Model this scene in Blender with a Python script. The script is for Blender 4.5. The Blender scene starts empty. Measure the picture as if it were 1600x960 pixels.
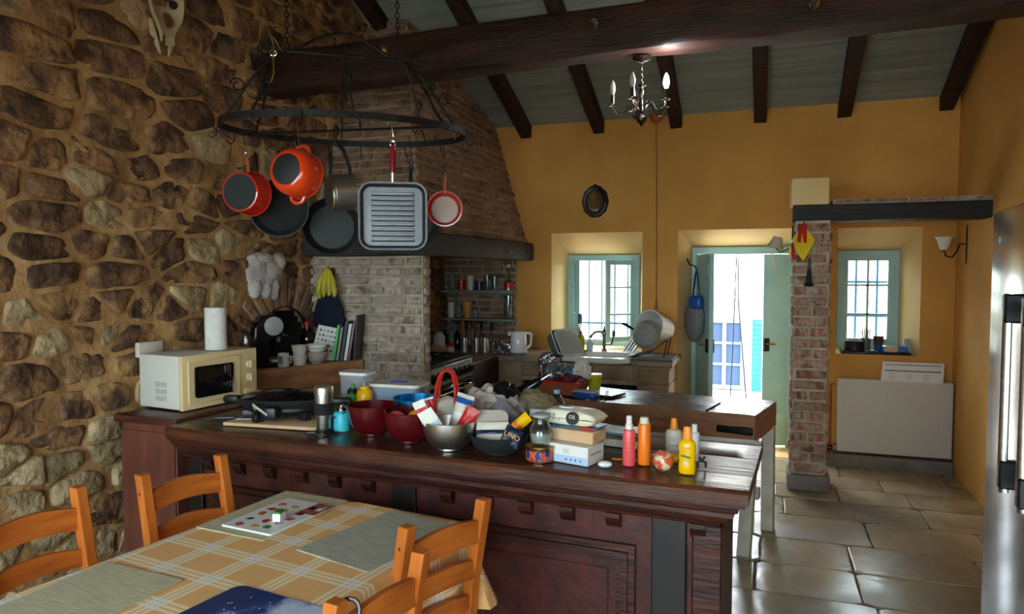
import bpy, bmesh, math, random
from mathutils import Vector, Matrix, noise
R = math.radians; PI = math.pi
random.seed(11)
sc = bpy.context.scene; col = sc.collection

# ------------------------------------------------------------------ camera
cam = bpy.data.cameras.new('camera'); camo = bpy.data.objects.new('camera', cam); col.objects.link(camo)
camo.location = (0, 0, 1.6); camo.rotation_euler = (R(90 - 2.8), 0, R(19.4))
cam.sensor_width = 36; cam.lens = 1120 / 1600 * 36; cam.clip_start = .05; cam.clip_end = 200
sc.camera = camo
# ------------------------------------------------------------------ daylight
w = bpy.data.worlds.new('overcast_sky'); sc.world = w; w.use_nodes = True
bg = w.node_tree.nodes['Background']; bg.inputs[0].default_value = (.86, .93, 1.0, 1); bg.inputs[1].default_value = 8.0
sc.view_settings.view_transform = 'Standard'; sc.view_settings.look = 'None'
sc.view_settings.gamma = 1; sc.view_settings.use_curve_mapping = False
sc.view_settings.exposure = 1.15
sc.cycles.max_bounces = 10; sc.cycles.diffuse_bounces = 6; sc.cycles.transparent_max_bounces = 12
sc.cycles.caustics_reflective = False; sc.cycles.caustics_refractive = False
sc.cycles.sample_clamp_indirect = 6
def portal(loc, rot, sx, sy):
    l = bpy.data.lights.new('window_daylight', 'AREA'); l.shape = 'RECTANGLE'; l.size = sx; l.size_y = sy
    l.cycles.is_portal = True
    o = bpy.data.objects.new('window_daylight', l); col.objects.link(o); o.location = loc; o.rotation_euler = rot
portal((-1.49, 7.15, 1.31), (R(-90), 0, 0), .74, .95)
portal((-.2, 7.15, .91), (R(-90), 0, 0), .9, 1.85)
portal((.85, 7.15, 1.35), (R(-90), 0, 0), .5, .9)
portal((-1.8, -1.3, 1.25), (R(90), 0, 0), 1.8, 2.1)
portal((.3, -1.3, 1.25), (R(90), 0, 0), 1.6, 2.1)

# ------------------------------------------------------------------ helpers
def lin(h):
    h = h.lstrip('#'); o = []
    for i in (0, 2, 4):
        c = int(h[i:i+2], 16) / 255
        o.append(c / 12.92 if c <= .04045 else ((c + .055) / 1.055) ** 2.4)
    return (*o, 1)
MATS = {}
def mat(name, c1, c2=None, c3=None, rough=.6, metal=0, scale=6, stretch=(1, 1, 1), bump=0, bscale=None, rnd=0, bdist=.012,
        spec=.5, coat=0, trans=0, ior=1.45, rvar=0, detail=5, lo=.35, hi=.65, emit=None, estr=0, sss=0):
    m = bpy.data.materials.new(name); m.use_nodes = True; nt = m.node_tree; N = nt.nodes; L = nt.links
    b = N['Principled BSDF']
    b.inputs['Roughness'].default_value = rough; b.inputs['Metallic'].default_value = metal
    b.inputs['Specular IOR Level'].default_value = spec; b.inputs['Coat Weight'].default_value = coat
    b.inputs['Transmission Weight'].default_value = trans; b.inputs['IOR'].default_value = ior
    b.inputs['Base Color'].default_value = lin(c1)
    if emit: b.inputs['Emission Color'].default_value = lin(emit); b.inputs['Emission Strength'].default_value = estr
    if c2 or bump or rvar:
        tc = N.new('ShaderNodeTexCoord'); mp = N.new('ShaderNodeMapping'); mp.inputs['Scale'].default_value = stretch
        L.new(tc.outputs['Object'], mp.inputs[0])
        vec = mp.outputs[0]
        if rnd:
            oi = N.new('ShaderNodeObjectInfo'); ad = N.new('ShaderNodeVectorMath'); ad.operation = 'ADD'
            ml = N.new('ShaderNodeMath'); ml.operation = 'MULTIPLY'; ml.inputs[1].default_value = 37
            L.new(oi.outputs['Random'], ml.inputs[0]); L.new(vec, ad.inputs[0]); L.new(ml.outputs[0], ad.inputs[1]); vec = ad.outputs[0]
        n = N.new('ShaderNodeTexNoise'); n.inputs['Scale'].default_value = scale; n.inputs['Detail'].default_value = detail
        L.new(vec, n.inputs['Vector'])
        out = None
        if c2:
            cr = N.new('ShaderNodeValToRGB'); e = cr.color_ramp.elements
            e[0].position = lo; e[0].color = lin(c1); e[1].position = hi; e[1].color = lin(c2)
            if c3: x = cr.color_ramp.elements.new((lo + hi) / 2); x.color = lin(c3)
            L.new(n.outputs[0], cr.inputs[0]); out = cr.outputs[0]
            if rnd:
                hv = N.new('ShaderNodeHueSaturation'); mr = N.new('ShaderNodeMapRange')
                mr.inputs[3].default_value = 1 - rnd; mr.inputs[4].default_value = 1 + rnd
                L.new(oi.outputs['Random'], mr.inputs[0]); L.new(mr.outputs[0], hv.inputs['Value']); L.new(out, hv.inputs['Color']); out = hv.outputs[0]
            L.new(out, b.inputs['Base Color'])
        if rvar:
            mr = N.new('ShaderNodeMapRange'); mr.inputs[1].default_value = .3; mr.inputs[2].default_value = .7
            mr.inputs[3].default_value = max(.02, rough - rvar); mr.inputs[4].default_value = min(1, rough + rvar)
            L.new(n.outputs[0], mr.inputs[0]); L.new(mr.outputs[0], b.inputs['Roughness'])
        if bump:
            n2 = N.new('ShaderNodeTexNoise'); n2.inputs['Scale'].default_value = bscale or scale * 3; n2.inputs['Detail'].default_value = 6
            L.new(vec, n2.inputs['Vector'])
            bp = N.new('ShaderNodeBump'); bp.inputs['Strength'].default_value = min(1, bump); bp.inputs['Distance'].default_value = bdist
            L.new(n2.outputs[0], bp.inputs['Height']); L.new(bp.outputs[0], b.inputs['Normal'])
    MATS[name] = m
    return m
def smear(name, c, scale=4.5, lo=.56, hi=.66):
    m = MATS[name]; nt = m.node_tree; N = nt.nodes; L = nt.links; b = N['Principled BSDF']
    src = b.inputs['Base Color'].links[0].from_socket
    g = N.new('ShaderNodeNewGeometry'); n = N.new('ShaderNodeTexNoise'); n.inputs['Scale'].default_value = scale; n.inputs['Detail'].default_value = 7
    L.new(g.outputs['Position'], n.inputs['Vector']); mr = N.new('ShaderNodeMapRange'); mr.inputs[1].default_value = lo; mr.inputs[2].default_value = hi
    L.new(n.outputs[0], mr.inputs[0]); x = N.new('ShaderNodeMix'); x.data_type = 'RGBA'; L.new(mr.outputs[0], x.inputs['Factor']); L.new(src, x.inputs[6]); x.inputs[7].default_value = lin(c)
    L.new(x.outputs[2], b.inputs['Base Color'])
def glassmat(name, tint='#ffffff', gloss=.12, rough=.02):
    m = bpy.data.materials.new(name); m.use_nodes = True; nt = m.node_tree; N = nt.nodes; L = nt.links
    N.remove(N['Principled BSDF']); o = N['Material Output']
    t = N.new('ShaderNodeBsdfTransparent'); t.inputs[0].default_value = lin(tint)
    g = N.new('ShaderNodeBsdfGlossy'); g.inputs['Roughness'].default_value = rough
    lw = N.new('ShaderNodeLayerWeight'); lw.inputs[0].default_value = .35
    mr = N.new('ShaderNodeMapRange'); mr.inputs[3].default_value = gloss * .5; mr.inputs[4].default_value = min(.9, gloss * 5)
    mx = N.new('ShaderNodeMixShader'); L.new(lw.outputs['Facing'], mr.inputs[0]); L.new(mr.outputs[0], mx.inputs[0])
    L.new(t.outputs[0], mx.inputs[1]); L.new(g.outputs[0], mx.inputs[2]); L.new(mx.outputs[0], o.inputs[0])
    MATS[name] = m; return m

def frosted(name, c, alpha):
    m = mat(name, c, rough=.35); nt = m.node_tree; N = nt.nodes; L = nt.links; b = N['Principled BSDF']; o = N['Material Output']
    t = N.new('ShaderNodeBsdfTransparent'); x = N.new('ShaderNodeMixShader'); x.inputs[0].default_value = alpha
    L.new(t.outputs[0], x.inputs[1]); L.new(b.outputs[0], x.inputs[2]); L.new(x.outputs[0], o.inputs[0])
def T(x=0, y=0, z=0): return Matrix.Translation((x, y, z))
def RX(a): return Matrix.Rotation(R(a), 4, 'X')
def RY(a): return Matrix.Rotation(R(a), 4, 'Y')
def RZ(a): return Matrix.Rotation(R(a), 4, 'Z')
def SC(x, y, z): return Matrix.Diagonal((x, y, z, 1))

class MB:
    def __init__(s): s.v = []; s.f = []; s.mi = []
    def add(s, vs, fs, M=None, mi=0):
        o = len(s.v)
        s.v += [tuple(M @ Vector(p)) if M is not None else tuple(p) for p in vs]
        s.f += [tuple(i + o for i in f) for f in fs]; s.mi += [mi] * len(fs)
        return s
    def box(s, x0, x1, y0, y1, z0, z1, M=None, mi=0):
        vs = [(x, y, z) for z in (z0, z1) for y in (y0, y1) for x in (x0, x1)]
        return s.add(vs, [(0, 2, 3, 1), (4, 5, 7, 6), (0, 1, 5, 4), (2, 6, 7, 3), (0, 4, 6, 2), (1, 3, 7, 5)], M, mi)
    def rbox(s, x0, x1, y0, y1, z0, z1, b=.005, seg=2, M=None, mi=0):
        bm = bmesh.new(); bmesh.ops.create_cube(bm, size=1)
        for v in bm.verts: v.co = Vector(((x0 + x1) / 2 + v.co.x * (x1 - x0), (y0 + y1) / 2 + v.co.y * (y1 - y0), (z0 + z1) / 2 + v.co.z * (z1 - z0)))
        bmesh.ops.bevel(bm, geom=bm.edges[:], offset=b, segments=seg, affect='EDGES', profile=.5)
        bm.verts.index_update(); s.add([v.co[:] for v in bm.verts], [[v.index for v in f.verts] for f in bm.faces], M, mi); bm.free(); return s
    def lathe(s, prof, seg=24, M=None, mi=0, cap=True):
        vs = []; fs = []; rows = []
        for r, z in prof:
            if r < 1e-5: rows.append([len(vs)]); vs.append((0, 0, z))
            else:
                rows.append(list(range(len(vs), len(vs) + seg)))
                vs += [(r * math.cos(2 * PI * i / seg), r * math.sin(2 * PI * i / seg), z) for i in range(seg)]
        for a, b in zip(rows, rows[1:]):
            for i in range(seg):
                j = (i + 1) % seg
                if len(a) == 1 and len(b) == 1: continue
                if len(a) == 1: fs.append((a[0], b[j], b[i]))
                elif len(b) == 1: fs.append((a[i], a[j], b[0]))
                else: fs.append((a[i], a[j], b[j], b[i]))
        if cap:
            if len(rows[0]) > 1: fs.append(tuple(reversed(rows[0])))
            if len(rows[-1]) > 1: fs.append(tuple(rows[-1]))
        return s.add(vs, fs, M, mi)
    def tube(s, pts, r, seg=8, closed=False, M=None, mi=0, flat=1):
        P = [Vector(p) for p in pts]; n = len(P); vs = []; fs = []
        rr = r if isinstance(r, (list, tuple)) else [r] * n
        nrm = None
        for i in range(n):
            a = P[(i - 1) % n] if (closed or i) else P[0]; b = P[(i + 1) % n] if (closed or i < n - 1) else P[-1]
            t = (b - a); t = t.normalized() if t.length > 1e-9 else Vector((0, 0, 1))
            if nrm is None: nrm = t.orthogonal().normalized() if abs(t.z) > .9 else Vector((0, 0, 1)).cross(t).normalized()
            nrm = (nrm - t * nrm.dot(t)); nrm = nrm.normalized() if nrm.length > 1e-6 else t.orthogonal().normalized()
            bi = t.cross(nrm)
            for k in range(seg):
                an = 2 * PI * k / seg; vs.append(tuple(P[i] + (nrm * math.cos(an) * flat + bi * math.sin(an)) * rr[i]))
        for i in range(n if closed else n - 1):
            for k in range(seg):
                a = i * seg + k; b = i * seg + (k + 1) % seg; j = ((i + 1) % n) * seg
                fs.append((a, b, j + (k + 1) % seg, j + k))
        if not closed:
            fs.append(tuple(range(seg - 1, -1, -1))); fs.append(tuple(range((n - 1) * seg, n * seg)))
        return s.add(vs, fs, M, mi)
    def prism(s, poly, z0, z1, M=None, mi=0):
        n = len(poly)
        vs = [(x, y, z0) for x, y in poly] + [(x, y, z1) for x, y in poly]
        fs = [tuple(range(n - 1, -1, -1)), tuple(range(n, 2 * n))] + [(i, (i + 1) % n, n + (i + 1) % n, n + i) for i in range(n)]
        return s.add(vs, fs, M, mi)
    def sheet(s, fn, nu, nv, th=0, M=None, mi=0):
        vs = [fn(i / nu, j / nv) for j in range(nv + 1) for i in range(nu + 1)]; W = nu + 1
        fs = [(j * W + i, j * W + i + 1, (j + 1) * W + i + 1, (j + 1) * W + i) for j in range(nv) for i in range(nu)]
        if th:
            k = len(vs); vs += [(x, y, z - th) for x, y, z in vs]
            fs += [tuple(reversed([a + k for a in f])) for f in fs]
            ring = [i for i in range(W)] + [j * W + nu for j in range(1, nv + 1)] + [nv * W + i for i in range(nu - 1, -1, -1)] + [j * W for j in range(nv - 1, 0, -1)]
            fs += [(ring[i], ring[i - 1], ring[i - 1] + k, ring[i] + k) for i in range(len(ring))]
        return s.add(vs, fs, M, mi)
    def blob(s, rx, ry, rz, amp=.1, freq=3, sub=3, M=None, mi=0, seed=0, ridge=False, flatz=None):
        bm = bmesh.new(); bmesh.ops.create_icosphere(bm, subdivisions=sub, radius=1)
        for v in bm.verts:
            d = v.co.normalized(); q = d * freq + Vector((seed * 7.3, seed * 3.1, seed))
            h = noise.noise(q) + .5 * noise.noise(q * 2.1)
            if ridge: h = 1 - 2.2 * abs(noise.noise(q)) + .6 * (1 - 2 * abs(noise.noise(q * 2.3)))
            p = d * (1 + amp * h); v.co = Vector((p.x * rx, p.y * ry, p.z * rz))
            if flatz is not None and v.co.z < flatz: v.co.z = flatz
        bm.verts.index_update(); s.add([v.co[:] for v in bm.verts], [[v.index for v in f.verts] for f in bm.faces], M, mi); bm.free(); return s
    def mesh(s, name, mats, smooth=True, ang=38):
        me = bpy.data.meshes.new(name); me.from_pydata(s.v, [], s.f)
        ms = mats if isinstance(mats, (list, tuple)) else [mats]
        for m in ms: me.materials.append(MATS[m] if isinstance(m, str) else m)
        if len(ms) > 1: me.polygons.foreach_set('material_index', s.mi)
        bm = bmesh.new(); bm.from_mesh(me); bmesh.ops.recalc_face_normals(bm, faces=bm.faces[:]); bm.to_mesh(me); bm.free()
        if smooth: me.shade_smooth(); me.set_sharp_from_angle(angle=R(ang))
        return me
    def build(s, name, mats, parent=None, smooth=True, ang=38, kind=None, loc=None):
        return mk(name, s.mesh(name, mats, smooth, ang), parent, kind=kind, loc=loc)
def mk(name, me, parent=None, M=None, kind=None, loc=None):
    o = bpy.data.objects.new(name, me); col.objects.link(o)
    if parent: o.parent = parent
    if M is not None: o.matrix_basis = M
    if loc: o.location = loc
    if kind: o['kind'] = kind
    return o
def tag(o, label, cat, group=None):
    o['label'] = label; o['category'] = cat
    if group: o['group'] = group
    return o
def thing(name, label, cat, loc=(0, 0, 0), rz=0, group=None, rot=None):
    o = bpy.data.objects.new(name, None); col.objects.link(o); o.empty_display_size = .05
    o.location = loc; o.rotation_euler = rot or (0, 0, R(rz)); return tag(o, label, cat, group)
def copy_tree(o, parent=None):
    c = o.copy(); col.objects.link(c); c.parent = parent
    for ch in o.children: copy_tree(ch, c)
    return c
def lt(name, label, cat, loc, parts, rz=0, group=None, seg=24, sy=1, rot=None):
    """a thing made of turned parts: parts = [(part name, profile, material)]"""
    t = thing(name, label, cat, loc, rz, group, rot)
    for pn, prof, m in parts: MB().lathe(prof, seg, SC(1, sy, 1)).build(pn, m, t)
    return t
def ptext(s, size, m, parent, M, name='lettering', ext=.0004, align='CENTER'):
    cu = bpy.data.curves.new(name, 'FONT'); cu.body = s; cu.size = size; cu.extrude = ext; cu.align_x = align; cu.align_y = 'CENTER'
    cu.resolution_u = 2
    to = bpy.data.objects.new(name, cu); col.objects.link(to)
    dg = bpy.context.evaluated_depsgraph_get(); me = bpy.data.meshes.new_from_object(to.evaluated_get(dg))
    bpy.data.objects.remove(to); me.materials.clear(); me.materials.append(MATS[m])
    return mk(name, me, parent, M)
def arc(cx, cz, r, a0, a1, n=12):
    return [(cx + r * math.cos(R(a0 + (a1 - a0) * i / n)), cz + r * math.sin(R(a0 + (a1 - a0) * i / n))) for i in range(n + 1)]
def rrect(w, h, r, n=5):
    p = []
    for cx, cy, a in ((w/2-r, h/2-r, 0), (-w/2+r, h/2-r, 90), (-w/2+r, -h/2+r, 180), (w/2-r, -h/2+r, 270)): p += arc(cx, cy, r, a, a + 90, n)
    return p

# ------------------------------------------------------------------ materials
mat('mortar', '#c69e6c', '#926c44', '#b28756', rough=.95, scale=4.5, bump=1, bscale=14, bdist=.022, detail=8)
mat('stone', '#8f6946', '#4b3526', '#6f4f38', rough=.9, scale=9, bump=1, bscale=19, bdist=.03, rnd=.3, lo=.38, hi=.62, detail=8)
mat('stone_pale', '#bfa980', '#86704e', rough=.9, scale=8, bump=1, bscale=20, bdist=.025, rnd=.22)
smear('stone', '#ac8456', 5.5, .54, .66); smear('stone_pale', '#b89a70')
mat('brick', '#8f6a55', '#75543f', '#9a7a64', rough=.9, scale=9, bump=.35, bscale=40, rnd=.28)
mat('brick_red', '#9a5c47', '#75483a', '#a88a76', rough=.9, scale=12, bump=.5, bscale=40, rnd=.28)
mat('brick_mortar', '#bba991', '#9a8a74', rough=.95, scale=9, bump=.6, bscale=40)
smear('brick', '#a8957c', 7, .6, .74); smear('brick_red', '#b0a090', 9, .58, .7)
mat('dark_brown', '#37302a', '#1f1b18', rough=.95, scale=4, bump=.5, bscale=30)
mat('plaster', '#dda152', '#cb8f44', '#d4984a', rough=.85, scale=1.6, bump=.18, bscale=9)
mat('plaster_pale', '#e6c690', '#dab67c', rough=.85, scale=2, bump=.15, bscale=10)
mat('cement', '#8b8377', '#6c655c', rough=.9, scale=6, bump=.3)
mat('ceil_board', '#8f9692', '#7b827e', '#858d88', rough=.6, scale=3, stretch=(.5, 6, 6), bump=.25, bscale=12, rnd=.1)
mat('beam', '#43261b', '#22130d', '#351d14', rough=.6, scale=4, stretch=(1, 6, 6), bump=.6, bscale=14, spec=.35)
mat('rafter', '#3e261c', '#21140f', rough=.65, scale=4, stretch=(7, 1.2, 7), bump=.5, bscale=14, spec=.3)
mat('mantel', '#413a39', '#2a2424', '#352f2e', rough=.7, scale=5, stretch=(2, 2, 7), bump=.5, bscale=14)
mat('lintel', '#26211f', '#171312', rough=.65, scale=5, stretch=(1, 6, 6), bump=.4)
mat('tile', '#baa98a', '#877660', '#a39274', rough=.26, rvar=.16, scale=2.6, bump=.2, bscale=7, rnd=.2, spec=.5)
mat('grout', '#6f614c', '#544838', rough=.9, scale=8)
mat('outside_ground', '#c9c4b8', '#b5afa2', rough=.9, scale=3)
mat('house_white', '#c4c0b4', '#b4b0a4', rough=.9, scale=2)
mat('roof_tile', '#8c3a28', '#6c2c1e', rough=.9, scale=7)
mat('light_blue', '#6f9cb4', rough=.5); mat('turquoise', '#126f8c', '#10647e', rough=.5)
mat('dark_pane', '#2c4668', rough=.25)
mat('leaf', '#5b7a3c', '#38542a', rough=.8, scale=9)
mat('sage', '#a6c8c8', '#9abcbc', rough=.5, scale=5, bump=.1)
mat('sage_dark', '#6f958b', '#64887f', rough=.5, scale=5)
mat('bar_blue', '#6d93b4', rough=.5)
mat('island', '#4a2218', '#2a130e', '#3a1a13', rough=.42, scale=4, stretch=(1, 7, 7), bump=.3, bscale=10, spec=.4)
mat('island_red', '#52211a', '#351511', rough=.5, scale=5, stretch=(2, 5, 2), bump=.2)
mat('island_black', '#211816', '#151010', rough=.45, scale=6)
mat('worktop', '#5e3321', '#3a2015', '#4c2a1c', rough=.32, rvar=.08, scale=5, stretch=(.8, 8, 8), bump=.12, bscale=12, spec=.5)
mat('worktop_edge', '#6b3c24', '#3f2216', rough=.4, scale=5, stretch=(.8, 6, 6), bump=.4, bscale=9)
mat('grey_wood', '#8c8072', '#6f6456', rough=.5, scale=5, stretch=(1, 7, 7), bump=.3)
mat('block', '#4d382e', '#2f221c', rough=.28, rvar=.08, scale=4, stretch=(1, 6, 1), bump=.3, bscale=8)
mat('block_side', '#b27d57', '#8c5c3e', '#a06e4a', rough=.55, scale=4, stretch=(1, 5, 5), bump=.3)
mat('white_paint', '#cfc6b6', '#b5aa98', rough=.6, scale=8, bump=.2)
mat('cab_red', '#74402f', '#5f3226', rough=.5, scale=4, stretch=(3, 3, 1), bump=.15)
mat('pine', '#c8702c', '#b05c20', '#bd6626', rough=.38, scale=5, stretch=(6, 6, 1), bump=.1, rnd=.05)
mat('pine_rail', '#c8702c', '#a85620', '#bd6626', rough=.38, scale=5, stretch=(1, 6, 6), bump=.1)
mat('pine_dark', '#5a2c12', rough=.6)
mat('black', '#17171a', rough=.4); mat('black_gloss', '#101013', rough=.12); mat('black_matte', '#151517', '#0f0f10', rough=.85, scale=20, bump=.1)
mat('black_glass', '#0c0d10', rough=.06, spec=.6)
mat('iron', '#231d1a', '#151210', rough=.55, metal=.5, scale=30, bump=.3)
mat('steel', '#cfccc6', '#bcb9b3', rough=.34, metal=1, scale=3, stretch=(1, 1, 20))
mat('chrome', '#d0d0d0', rough=.08, metal=1)
mat('stainless', '#cfd6de', '#c3cbd5', rough=.2, metal=1, scale=4, stretch=(20, 20, .4))
mat('pewter', '#7d776e', rough=.22, metal=1)
mat('brass', '#a98b4e', rough=.3, metal=1)
mat('white', '#e4e2dc', rough=.4); mat('white_gloss', '#ecebe8', rough=.15); mat('offwhite', '#d8cfbf', '#cbbfae', rough=.5, scale=8)
mat('cream', '#e6cd9c', '#dec390', rough=.4, scale=4); mat('cream_side', '#d6d2c8', rough=.45)
mat('paper', '#e8e4da', rough=.9); mat('paper_roll', '#e9e5e0', '#dcd7d1', rough=.95, scale=30, bump=.3)
mat('cardboard', '#d9b48c', '#cda67e', rough=.8, scale=6)
mat('red', '#b8241c', rough=.3); mat('enamel_red', '#c92a1c', rough=.15, coat=.5); mat('enamel_orange', '#e04818', '#d03412', rough=.15, coat=.5, scale=3)
mat('handle_red', '#7c1420', rough=.25); mat('wood_handle', '#a8562c', '#84401f', rough=.45, scale=8, stretch=(4, 4, 1))
mat('bowl_red', '#5c0d12', '#480a0e', rough=.18, coat=.4, scale=3); mat('blue_metal', '#1f84bc', rough=.25, metal=.6)
mat('pan_grey', '#8f939b', '#858991', rough=.45, scale=40); mat('pan_dark', '#17181b', rough=.6); mat('enamel_cream', '#b08c70', '#9c7860', rough=.25, scale=5)
mat('skull', '#cdb994', '#a8916c', rough=.8, scale=9, bump=.5); mat('plaster_fig', '#cfc8c0', '#a9a29c', rough=.85, scale=10, bump=.7)
mat('banana', '#c8b428', '#a89a20', rough=.5, scale=6); mat('navy_cloth', '#161c30', '#0e1322', rough=.95, scale=30, bump=.3)
mat('yellow', '#f0b414', rough=.3); mat('sun_yellow', '#f2b800', rough=.28); mat('green', '#3a9a2c', rough=.3); mat('orange', '#f07818', rough=.3)
mat('orange_cap', '#f08c20', rough=.3); mat('pink', '#e85a5c', rough=.3); mat('teal', '#2aa8bc', '#48bcc8', rough=.35, scale=12)
mat('lime', '#b4b020', rough=.35); mat('blue', '#1c4f9c', rough=.35); mat('bright_blue', '#1a78b4', rough=.35); mat('navy', '#141a3c', rough=.4)
mat('lens_plastic', '#8fa8b8', rough=.3); mat('clear_blue', '#3f6a8c', rough=.25)
mat('terracotta', '#b4623a', '#a0522e', rough=.7, scale=8); mat('bread', '#b07a44', '#8c5a2c', rough=.8, scale=8, bump=.3)
mat('tan_cloth', '#8a7658', '#6c5a40', rough=.9, scale=14, bump=.5); mat('taupe', '#a49488', rough=.6); mat('foil', '#9a989c', '#77767c', rough=.35, metal=.6, scale=10)
mat('grey_plastic', '#a8a8a4', rough=.4); mat('grey_dark', '#6a6a6c', rough=.5); mat('granite', '#9a968e', '#7c786f', rough=.55, scale=60, bump=.15)
mat('sink_white', '#e6e2d8', rough=.2); mat('curtain_dark', '#23282a', '#171b1c', rough=.9, scale=12); mat('counter_stone', '#a58a6a', '#856c50', '#95795a', rough=.7, scale=5, bump=.4, rnd=.2)
mat('counter_top', '#9b8468', '#7c684e', rough=.5, scale=5, bump=.3); mat('shelf_paint', '#8c9a94', '#7c8a84', rough=.5, scale=6)
mat('yellow_cloth', '#e0c020', '#c8a818', rough=.9, scale=10); mat('red_cloth', '#b8241c', '#9c1c16', rough=.95, scale=12); mat('lampshade', '#b4a28c', rough=.8); mat('frosted', '#e4dcd2', rough=.4)
mat('book_green', '#4ca83c', rough=.5); mat('book_dark', '#2a2428', rough=.5); mat('book_grey', '#8c8c84', rough=.6); mat('book_white', '#d4d4cc', rough=.6)
mat('mat_woven', '#d2c8a6', '#aca284', '#c2b896', rough=.9, scale=9, stretch=(1.5, 40, 2), bump=.15, bscale=14)
mat('mat_woven_grey', '#c0bcac', '#94907f', '#b0ac9a', rough=.9, scale=9, stretch=(1.5, 40, 2), bump=.15, bscale=14)
mat('snow_print', '#17305e', '#cfd8ea', '#2b4a80', rough=.25, scale=7, lo=.42, hi=.62)
mat('tin_print', '#b02c2c', '#2c2c6c', '#c86a3c', rough=.3, scale=45, lo=.42, hi=.58); mat('ball_print', '#e0682c', '#d8d0a0', '#d83c50', rough=.2, scale=38, lo=.4, hi=.6)
mat('wipes', '#f2ecd6', '#ebe4c6', rough=.35, scale=6); mat('wipes_yellow', '#d8c440', rough=.35)
mat('pale_blue', '#b4c8e0', rough=.5); mat('maroon', '#5c1c2c', rough=.3); mat('purple', '#3a2450', rough=.3)
mat('bulb_off', '#a8a4a0', rough=.25); mat('bulb_lit', '#ffffff', emit='#f4f6ff', estr=60)
mat('pasta', '#b8b0a4', '#847c70', rough=.7, scale=30); mat('towel', '#b4a890', '#9a8e76', rough=.95, scale=30, bump=.4)
mat('rose', '#c84848', rough=.5); mat('ochre', '#c89c3c', rough=.5); mat('moss', '#3f7a34', rough=.5)
mat('radiator', '#cfc4b8', rough=.4)
glassmat('pane', '#eef6f6', .08); glassmat('clear', '#e6ecee', .1, .05); glassmat('clear_plastic', '#dfe6ec', .22, .15); glassmat('filter_blue', '#86a8c8', .2, .12); glassmat('bottle_blue', '#b8cfe6', .3, .06)
glassmat('film', '#d8d8de', .3, .18); glassmat('rose_glass', '#b03850', .15, .05)
frosted('frost_clear', '#c4ccd4', .32); frosted('frost_blue', '#5f88ad', .7)
mat('mirror', '#c8c8c8', rough=.05, metal=1)

def plaid():
    m = bpy.data.materials.new('plaid_cloth'); m.use_nodes = True; nt = m.node_tree; N = nt.nodes; L = nt.links; b = N['Principled BSDF']
    b.inputs['Roughness'].default_value = .85
    tc = N.new('ShaderNodeTexCoord'); sp = N.new('ShaderNodeSeparateXYZ'); L.new(tc.outputs['UV'], sp.inputs[0])
    def mth(op, a, b_=None):
        n = N.new('ShaderNodeMath'); n.operation = op
        for i, x in enumerate((a, b_)):
            if x is None: continue
            if isinstance(x, (int, float)): n.inputs[i].default_value = x
            else: L.new(x, n.inputs[i])
        return n.outputs[0]
    def stripes(src, per, off):
        f = mth('MULTIPLY', mth('FRACT', mth('DIVIDE', mth('ADD', src, off), per)), per); tot = None
        for c, wd in ((.015, .0065), (.034, .0065), (.053, .0065)):
            k = mth('LESS_THAN', mth('ABSOLUTE', mth('SUBTRACT', f, c)), wd); tot = k if tot is None else mth('ADD', tot, k)
        return tot
    sx = stripes(sp.outputs[0], .185, 5.05); sy = stripes(sp.outputs[1], .16, 5.07)
    n = N.new('ShaderNodeTexNoise'); n.inputs['Scale'].default_value = 60; L.new(tc.outputs['Object'], n.inputs['Vector'])
    def mix(fac, a, c):
        x = N.new('ShaderNodeMix'); x.data_type = 'RGBA'; L.new(fac, x.inputs['Factor'])
        for s_, v in ((6, a), (7, c)):
            if isinstance(v, tuple): x.inputs[s_].default_value = v
            else: L.new(v, x.inputs[s_])
        return x.outputs[2]
    base = mix(n.outputs[0], lin('#efb878'), lin('#e6ac6a'))
    one = mix(mth('MINIMUM', mth('ADD', sx, sy), 1), base, lin('#f3ddb4'))
    both = mix(mth('MULTIPLY', sx, sy), one, lin('#e9e6f0'))
    L.new(both, b.inputs['Base Color']); MATS['plaid'] = m
plaid()
def snow_print():
    m = MATS['snow_print']; nt = m.node_tree; N = nt.nodes; L = nt.links; b = N['Principled BSDF']
    tc = N.new('ShaderNodeTexCoord'); sp = N.new('ShaderNodeSeparateXYZ'); L.new(tc.outputs['Object'], sp.inputs[0])
    n = N.new('ShaderNodeTexNoise'); n.inputs['Scale'].default_value = 9; n.inputs['Detail'].default_value = 6; L.new(tc.outputs['Object'], n.inputs['Vector'])
    a = N.new('ShaderNodeMath'); a.operation = 'MULTIPLY_ADD'; a.inputs[1].default_value = .45; L.new(n.outputs[0], a.inputs[0]); L.new(sp.outputs[0], a.inputs[2])
    a2 = N.new('ShaderNodeMath'); a2.operation = 'MULTIPLY_ADD'; a2.inputs[1].default_value = -.3; L.new(sp.outputs[1], a2.inputs[0]); L.new(a.outputs[0], a2.inputs[2])
    r = N.new('ShaderNodeValToRGB'); e = r.color_ramp.elements; e[0].position = .09; e[0].color = lin('#1c3468'); e[1].position = .21; e[1].color = lin('#c4cce4')
    x = e.new(.14); x.color = lin('#2a4484'); x = e.new(.17); x.color = lin('#8f9cc4'); L.new(a2.outputs[0], r.inputs[0]); L.new(r.outputs[0], b.inputs['Base Color'])
snow_print()
def cr(pts, n=5):
    P = [Vector(p) for p in pts]; P = [P[0]] + P + [P[-1]]; out = []
    for i in range(1, len(P) - 2):
        for k in range(n):
            t = k / n; a, b, c, d = P[i-1], P[i], P[i+1], P[i+2]
            out.append(.5 * ((2 * b) + (c - a) * t + (2*a - 5*b + 4*c - d) * t * t + (3*b - a - 3*c + d) * t ** 3))
    return out + [P[-1]]
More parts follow.
